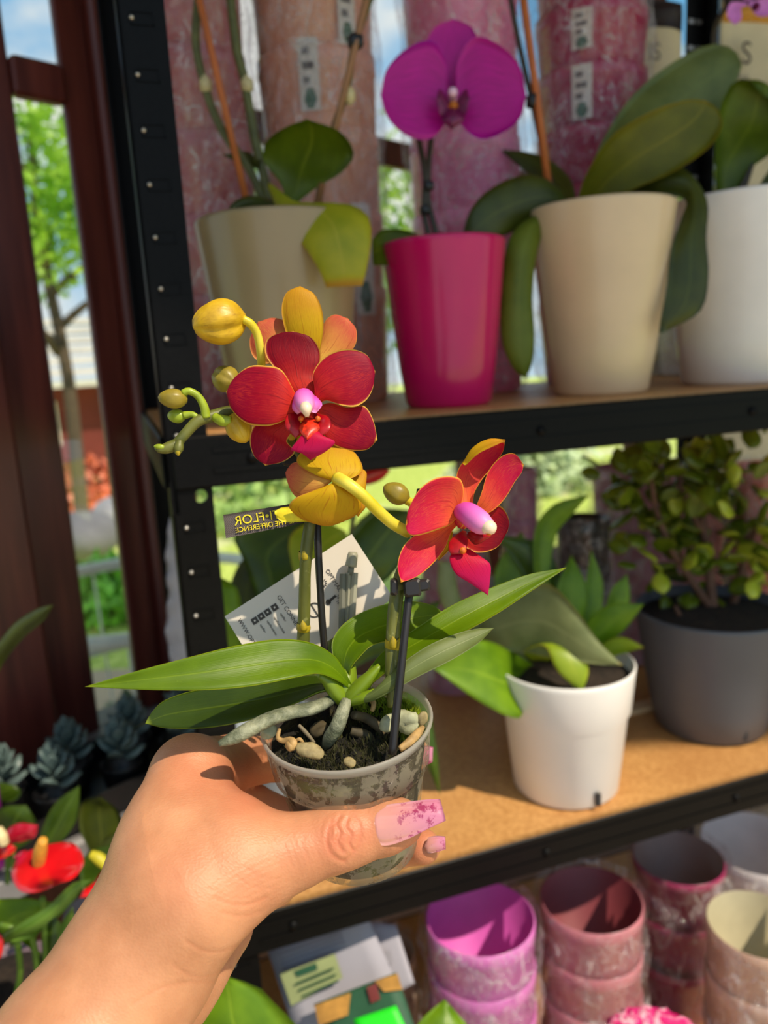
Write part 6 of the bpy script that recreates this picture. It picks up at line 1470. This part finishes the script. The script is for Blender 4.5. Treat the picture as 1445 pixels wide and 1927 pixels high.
def nets(sdf, lo, hi, h):
    n = np.ceil((hi - lo) / h).astype(int) + 1
    ax = [lo[i] + h * np.arange(n[i]) for i in range(3)]
    G_ = np.full(n, 9.0, np.float32)
    c0 = [a[::4] for a in ax]; gx = np.stack(np.meshgrid(*c0, indexing='ij'), -1); S0 = sdf(gx.reshape(-1, 3)).reshape(gx.shape[:3])
    full = np.repeat(np.repeat(np.repeat(S0, 4, 0), 4, 1), 4, 2)[:n[0], :n[1], :n[2]]
    G_[:] = full; near = np.abs(full) < 7.5 * h
    ii = np.argwhere(near); G_[near] = sdf(lo + ii * h)
    for i in range(0):
        yy, zz = np.meshgrid(ax[1], ax[2], indexing='ij')
        Q = np.stack([np.full(yy.size, ax[0][i]), yy.ravel(), zz.ravel()], 1)
        G_[i] = sdf(Q).reshape(n[1], n[2])
    ins = G_ < 0
    c = np.zeros(n - 1, np.int8)
    for i in (0, 1):
        for j in (0, 1):
            for k in (0, 1): c += ins[i:n[0] - 1 + i, j:n[1] - 1 + j, k:n[2] - 1 + k]
    act = (c > 0) & (c < 8); idx = -np.ones(n - 1, np.int64); ijk = np.argwhere(act); idx[act] = np.arange(len(ijk))
    acc = np.zeros((len(ijk), 3)); cnt = np.zeros(len(ijk))
    cor = [(i, j, k) for i in (0, 1) for j in (0, 1) for k in (0, 1)]
    for a in cor:
        for axi in range(3):
            if a[axi]: continue
            b = list(a); b[axi] = 1
            va = G_[tuple((ijk + a).T)]; vb = G_[tuple((ijk + b).T)]
            m_ = (va < 0) != (vb < 0); t_ = np.where(m_, va / np.where(m_, va - vb, 1), 0)
            p_ = np.array(a, float)[None] + 0 * acc; p_[:, axi] = t_
            acc[m_] += p_[m_]; cnt += m_
    V = lo + (ijk + acc / np.maximum(cnt, 1)[:, None]) * h
    Fq = []
    for axi in range(3):
        o1, o2 = [(1, 2), (2, 0), (0, 1)][axi]
        s0 = [slice(1, n[q] - 1) for q in range(3)]; s0[axi] = slice(0, n[axi] - 1); s1 = list(s0); s1[axi] = slice(1, n[axi])
        A_, B_ = ins[tuple(s0)], ins[tuple(s1)]; e = np.argwhere(A_ != B_); fl_ = A_[tuple(e.T)]
        e = e + np.array([s0[q].start for q in range(3)])
        def ci(d1, d2):
            q = e.copy(); q[:, o1] -= d1; q[:, o2] -= d2; return idx[tuple(q.T)]
        q = np.stack([ci(1, 1), ci(0, 1), ci(0, 0), ci(1, 0)], 1)
        q[~fl_] = q[~fl_][:, ::-1]; Fq.append(q)
    return V, np.concatenate(Fq)
def quad_subdiv(V, Fq):
    e = np.sort(np.stack([Fq, np.roll(Fq, -1, 1)], -1).reshape(-1, 2), 1)
    ue, inv = np.unique(e, axis=0, return_inverse=True); inv = inv.reshape(-1, 4)
    n = len(V); V2 = np.concatenate([V, V[ue].mean(1), V[Fq].mean(1)]); E0 = n + inv; C0 = n + len(ue) + np.arange(len(Fq))
    q = [np.stack([Fq[:, k], E0[:, k], C0, E0[:, (k - 1) % 4]], 1) for k in range(4)]
    return V2, np.concatenate(q)
def grad(sdf, V, e=.25):
    g_ = np.stack([sdf(V + np.eye(3)[i] * e) - sdf(V - np.eye(3)[i] * e) for i in range(3)], 1)
    return g_ / np.maximum(np.linalg.norm(g_, axis=1, keepdims=True), 1e-9)
lo = np.array([-185., -262., 178.]); hi = np.array([24., -66., 356.])
HV, HF_ = nets(hand_sdf, lo, hi, 1.6)
def project(V, it=1):
    for _ in range(it): V = V - grad(hand_sdf, V) * hand_sdf(V)[:, None]
    return V
HV = project(HV); HV, HF_ = quad_subdiv(HV, HF_); HV = project(HV)
HN = grad(hand_sdf, HV)
HV, HF_, HN = *quad_subdiv(HV, HF_), quad_subdiv(HN, HF_)[0]
HN /= np.linalg.norm(HN, axis=1, keepdims=True)
px = HV[:, 0] / HV[:, 2] * F + CX; py = CY - HV[:, 1] / HV[:, 2] * F
facing = np.clip(-(HN * HV / np.linalg.norm(HV, axis=1, keepdims=True)).sum(1), 0, 1)
front = facing * (HV[:, 2] < 292)
def seg_dist(pts):
    full_ = np.full(len(HV), 1e3); c2 = curve(np.array(pts, float), 14); near_ = (px > c2[:, 0].min() - 40) & (px < c2[:, 0].max() + 40) & (py > c2[:, 1].min() - 40) & (py < c2[:, 1].max() + 40)
    Q = np.stack([px[near_], py[near_]], 1); best = np.full(len(Q), 1e3)
    for a, b in zip(c2[:-1], c2[1:]):
        ba = b - a; h = np.clip(((Q - a) @ ba) / (ba @ ba), 0, 1); best = np.minimum(best, np.linalg.norm(Q - a - h[:, None] * ba, axis=1))
    full_[near_] = best; return full_
# creases: knuckle of the thumb, folds at its base and at the wrist  (pixel path, width px, depth mm)
CRE = [([(640, 1536), (632, 1552), (640, 1566), (634, 1582), (644, 1602)], 3.6, .5), ([(655, 1540), (650, 1556), (660, 1570), (656, 1586), (664, 1600)], 3.4, .42), ([(660, 1532), (676, 1550), (678, 1576), (668, 1602), (648, 1620)], 3.6, .26),
       ([(626, 1545), (618, 1562), (616, 1590), (628, 1612), (648, 1622)], 4.5, .42), ([(626, 1552), (624, 1574), (632, 1596)], 2.6, .22),
       ([(612, 1540), (604, 1562), (606, 1590), (616, 1612)], 3.4, .12),
       ([(405, 1690), (440, 1702), (475, 1700), (502, 1690)], 6, .5), ([(395, 1672), (430, 1688), (470, 1690)], 5, .25), ([(420, 1718), (455, 1724), (490, 1716)], 6, .4),
       ([(350, 1772), (385, 1790), (420, 1790), (450, 1778)], 6, .45), ([(325, 1815), (355, 1835), (390, 1838), (425, 1822)], 6, .35), ([(250, 1890), (300, 1860), (350, 1850), (400, 1848)], 7, .4),
       ([(445, 1650), (475, 1668), (510, 1672)], 4, .22), ([(460, 1632), (490, 1650), (525, 1655)], 4, .2), ([(560, 1640), (540, 1615), (535, 1590)], 5, .14), ([(585, 1625), (572, 1600), (570, 1575)], 5, .12)]
disp = np.zeros(len(HV)); CRE = [(a, w_ * (1.0 if a[0][0] > 560 else .7), d_ * (.6 if a[0][0] > 560 else .34)) for a, w_, d_ in CRE]
for pts, w_, dep in CRE:
    s_ = seg_dist(pts)
    disp -= dep * np.exp(-(s_ / w_)**2); disp += dep * .35 * np.exp(-((s_ - 2.2 * w_) / (1.4 * w_))**2)
# fine skin folds across the thumb and the heel of the thumb
ang = (px * .93 - py * .36)
zone = np.exp(-(((px - 480) / 90)**2 + ((py - 1665) / 60)**2))
disp += .04 * zone * np.sin((px * .45 + py * .9) * .55 + 2 * np.sin(px * .03))
zone2 = np.exp(-(((px - 560) / 80)**2 + ((py - 1600) / 45)**2))
disp += .03 * zone2 * np.sin(ang * .6 + np.sin(py * .05))
HV = HV + HN * (disp * front)[:, None]
# redness of knuckles and creases, kept as a colour attribute of the skin itself
red = np.zeros(len(HV))
for (x_, y_, s_, a_) in ((640, 1578, 48, .8), (700, 1560, 50, .5), (350, 1450, 55, .55), (340, 1650, 70, .35), (480, 1680, 60, .3), (790, 1592, 40, .8), (470, 1480, 70, .9), (560, 1600, 60, .25)):
    red += a_ * np.exp(-(((px - x_) / s_)**2 + ((py - y_) / s_)**2))
for pts, w_, dep in CRE: red += dep * 1.3 * np.exp(-(seg_dist(pts) / (w_ * .8))**2)
red = np.clip(red, 0, 1)
Wv = (HV @ M.T) * mm + CAM
t = NT('skin'); v = t.obj(); at_ = t.n('Attribute', attribute_name='redness')
n1 = t.noise(v, 55, 6, .6); n2 = t.noise(v, 900, 4, .7); vo = t.n('TexVoronoi', Scale=1100.0); t.t.links.new(t.map(v, (1, 1.7, 1)), vo.inputs['Vector'])
cc = t.mix(t.step(n1, .3, .7), lin((188, 130, 94)), lin((206, 148, 110)))
cc = t.mix(t.math('MULTIPLY', at_.outputs['Fac'], .6), cc, lin((200, 104, 74)))
cc = t.mix(t.math('MULTIPLY', t.step(n2, .55, .75), .12), cc, lin((180, 104, 80)))
hgt = t.math('ADD', vo.outputs['Distance'], t.math('MULTIPLY', n2, .7))
b = t.bsdf(Base_Color=cc, Roughness=.48, Normal=t.bump(hgt, .18, .0005)); b.inputs['Subsurface Weight'].default_value = .22
b.inputs['Subsurface Radius'].default_value = (.0055, .0022, .0012); b.inputs['Subsurface Scale'].default_value = .6; b.inputs['Specular IOR Level'].default_value = .4
m_skin = t.done(b)
g = Geo(); g.add(Wv, HF_.tolist())
hand = build('person', g, m_skin, None, label='left hand and forearm of a person holding the small orchid pot, thumb in front', category='person')
att = hand.data.attributes.new('redness', 'FLOAT', 'POINT')
if len(hand.data.vertices) == len(red): att.data.foreach_set('value', red.astype(np.float32))
# --- long square nails
t = NT('pink_gel_nail'); v = t.obj(); u, vv, uv = t.uv(); n1 = t.noise(v, 260, 5, .7); n2 = t.noise(v, 800, 3)
cc = t.mix(t.step(u, .25, .9), lin((210, 146, 138)), lin((200, 124, 152)))
blob = t.math('MULTIPLY', t.step(n1, .52, .60), t.math('SUBTRACT', t.step(u, .30, .55), t.math('MULTIPLY', t.step(u, .85, 1.), .5)))
cc = t.mix(t.math('MULTIPLY', blob, .85), cc, lin((150, 24, 84)))
cc = t.mix(t.math('MULTIPLY', t.step(n2, .72, .76), .9), cc, lin((150, 20, 80)))
cc = t.mix(t.math('MULTIPLY', t.step(n2, .24, .2), .5), cc, lin((250, 226, 232)))
b = t.bsdf(Base_Color=cc, Roughness=.14); b.inputs['Coat Weight'].default_value = .7; b.inputs['Coat Roughness'].default_value = .04; b.inputs['Subsurface Weight'].default_value = .2; b.inputs['Subsurface Radius'].default_value = (.003, .002, .002); b.inputs['Subsurface Scale'].default_value = .5
m_nail = t.done(b)
def nail(A, B, bulge, name='fingernail'): return build(name, Geo().loft(PX(A), PX(B), 26, 13, bulge, 0, .0010), [m_nail, m_nail], hand)
q = .001
nail([(699, 1545, .2465), (704, 1528, .2482), (722, 1516, .2495), (760, 1510, .2500), (800, 1505, .2500), (828, 1504, .2500)],
     [(699, 1556, .2460), (704, 1580, .2450), (722, 1592, .2445), (765, 1580, .2442), (805, 1560, .2445), (839, 1544, .2450)], .0022)
nail([(786, 1411, .3015), (795, 1404, .3005), (806, 1403, .2995), (815, 1406, .299)], [(786, 1430, .3005), (795, 1439, .2995), (806, 1438, .299), (814, 1434, .2985)], .0012)
nail([(801, 1585, .2915), (806, 1576, .2915), (822, 1573, .2910), (838, 1574, .2905)], [(800, 1597, .2910), (806, 1605, .2905), (822, 1603, .2900), (839, 1598, .2900)], .0012)
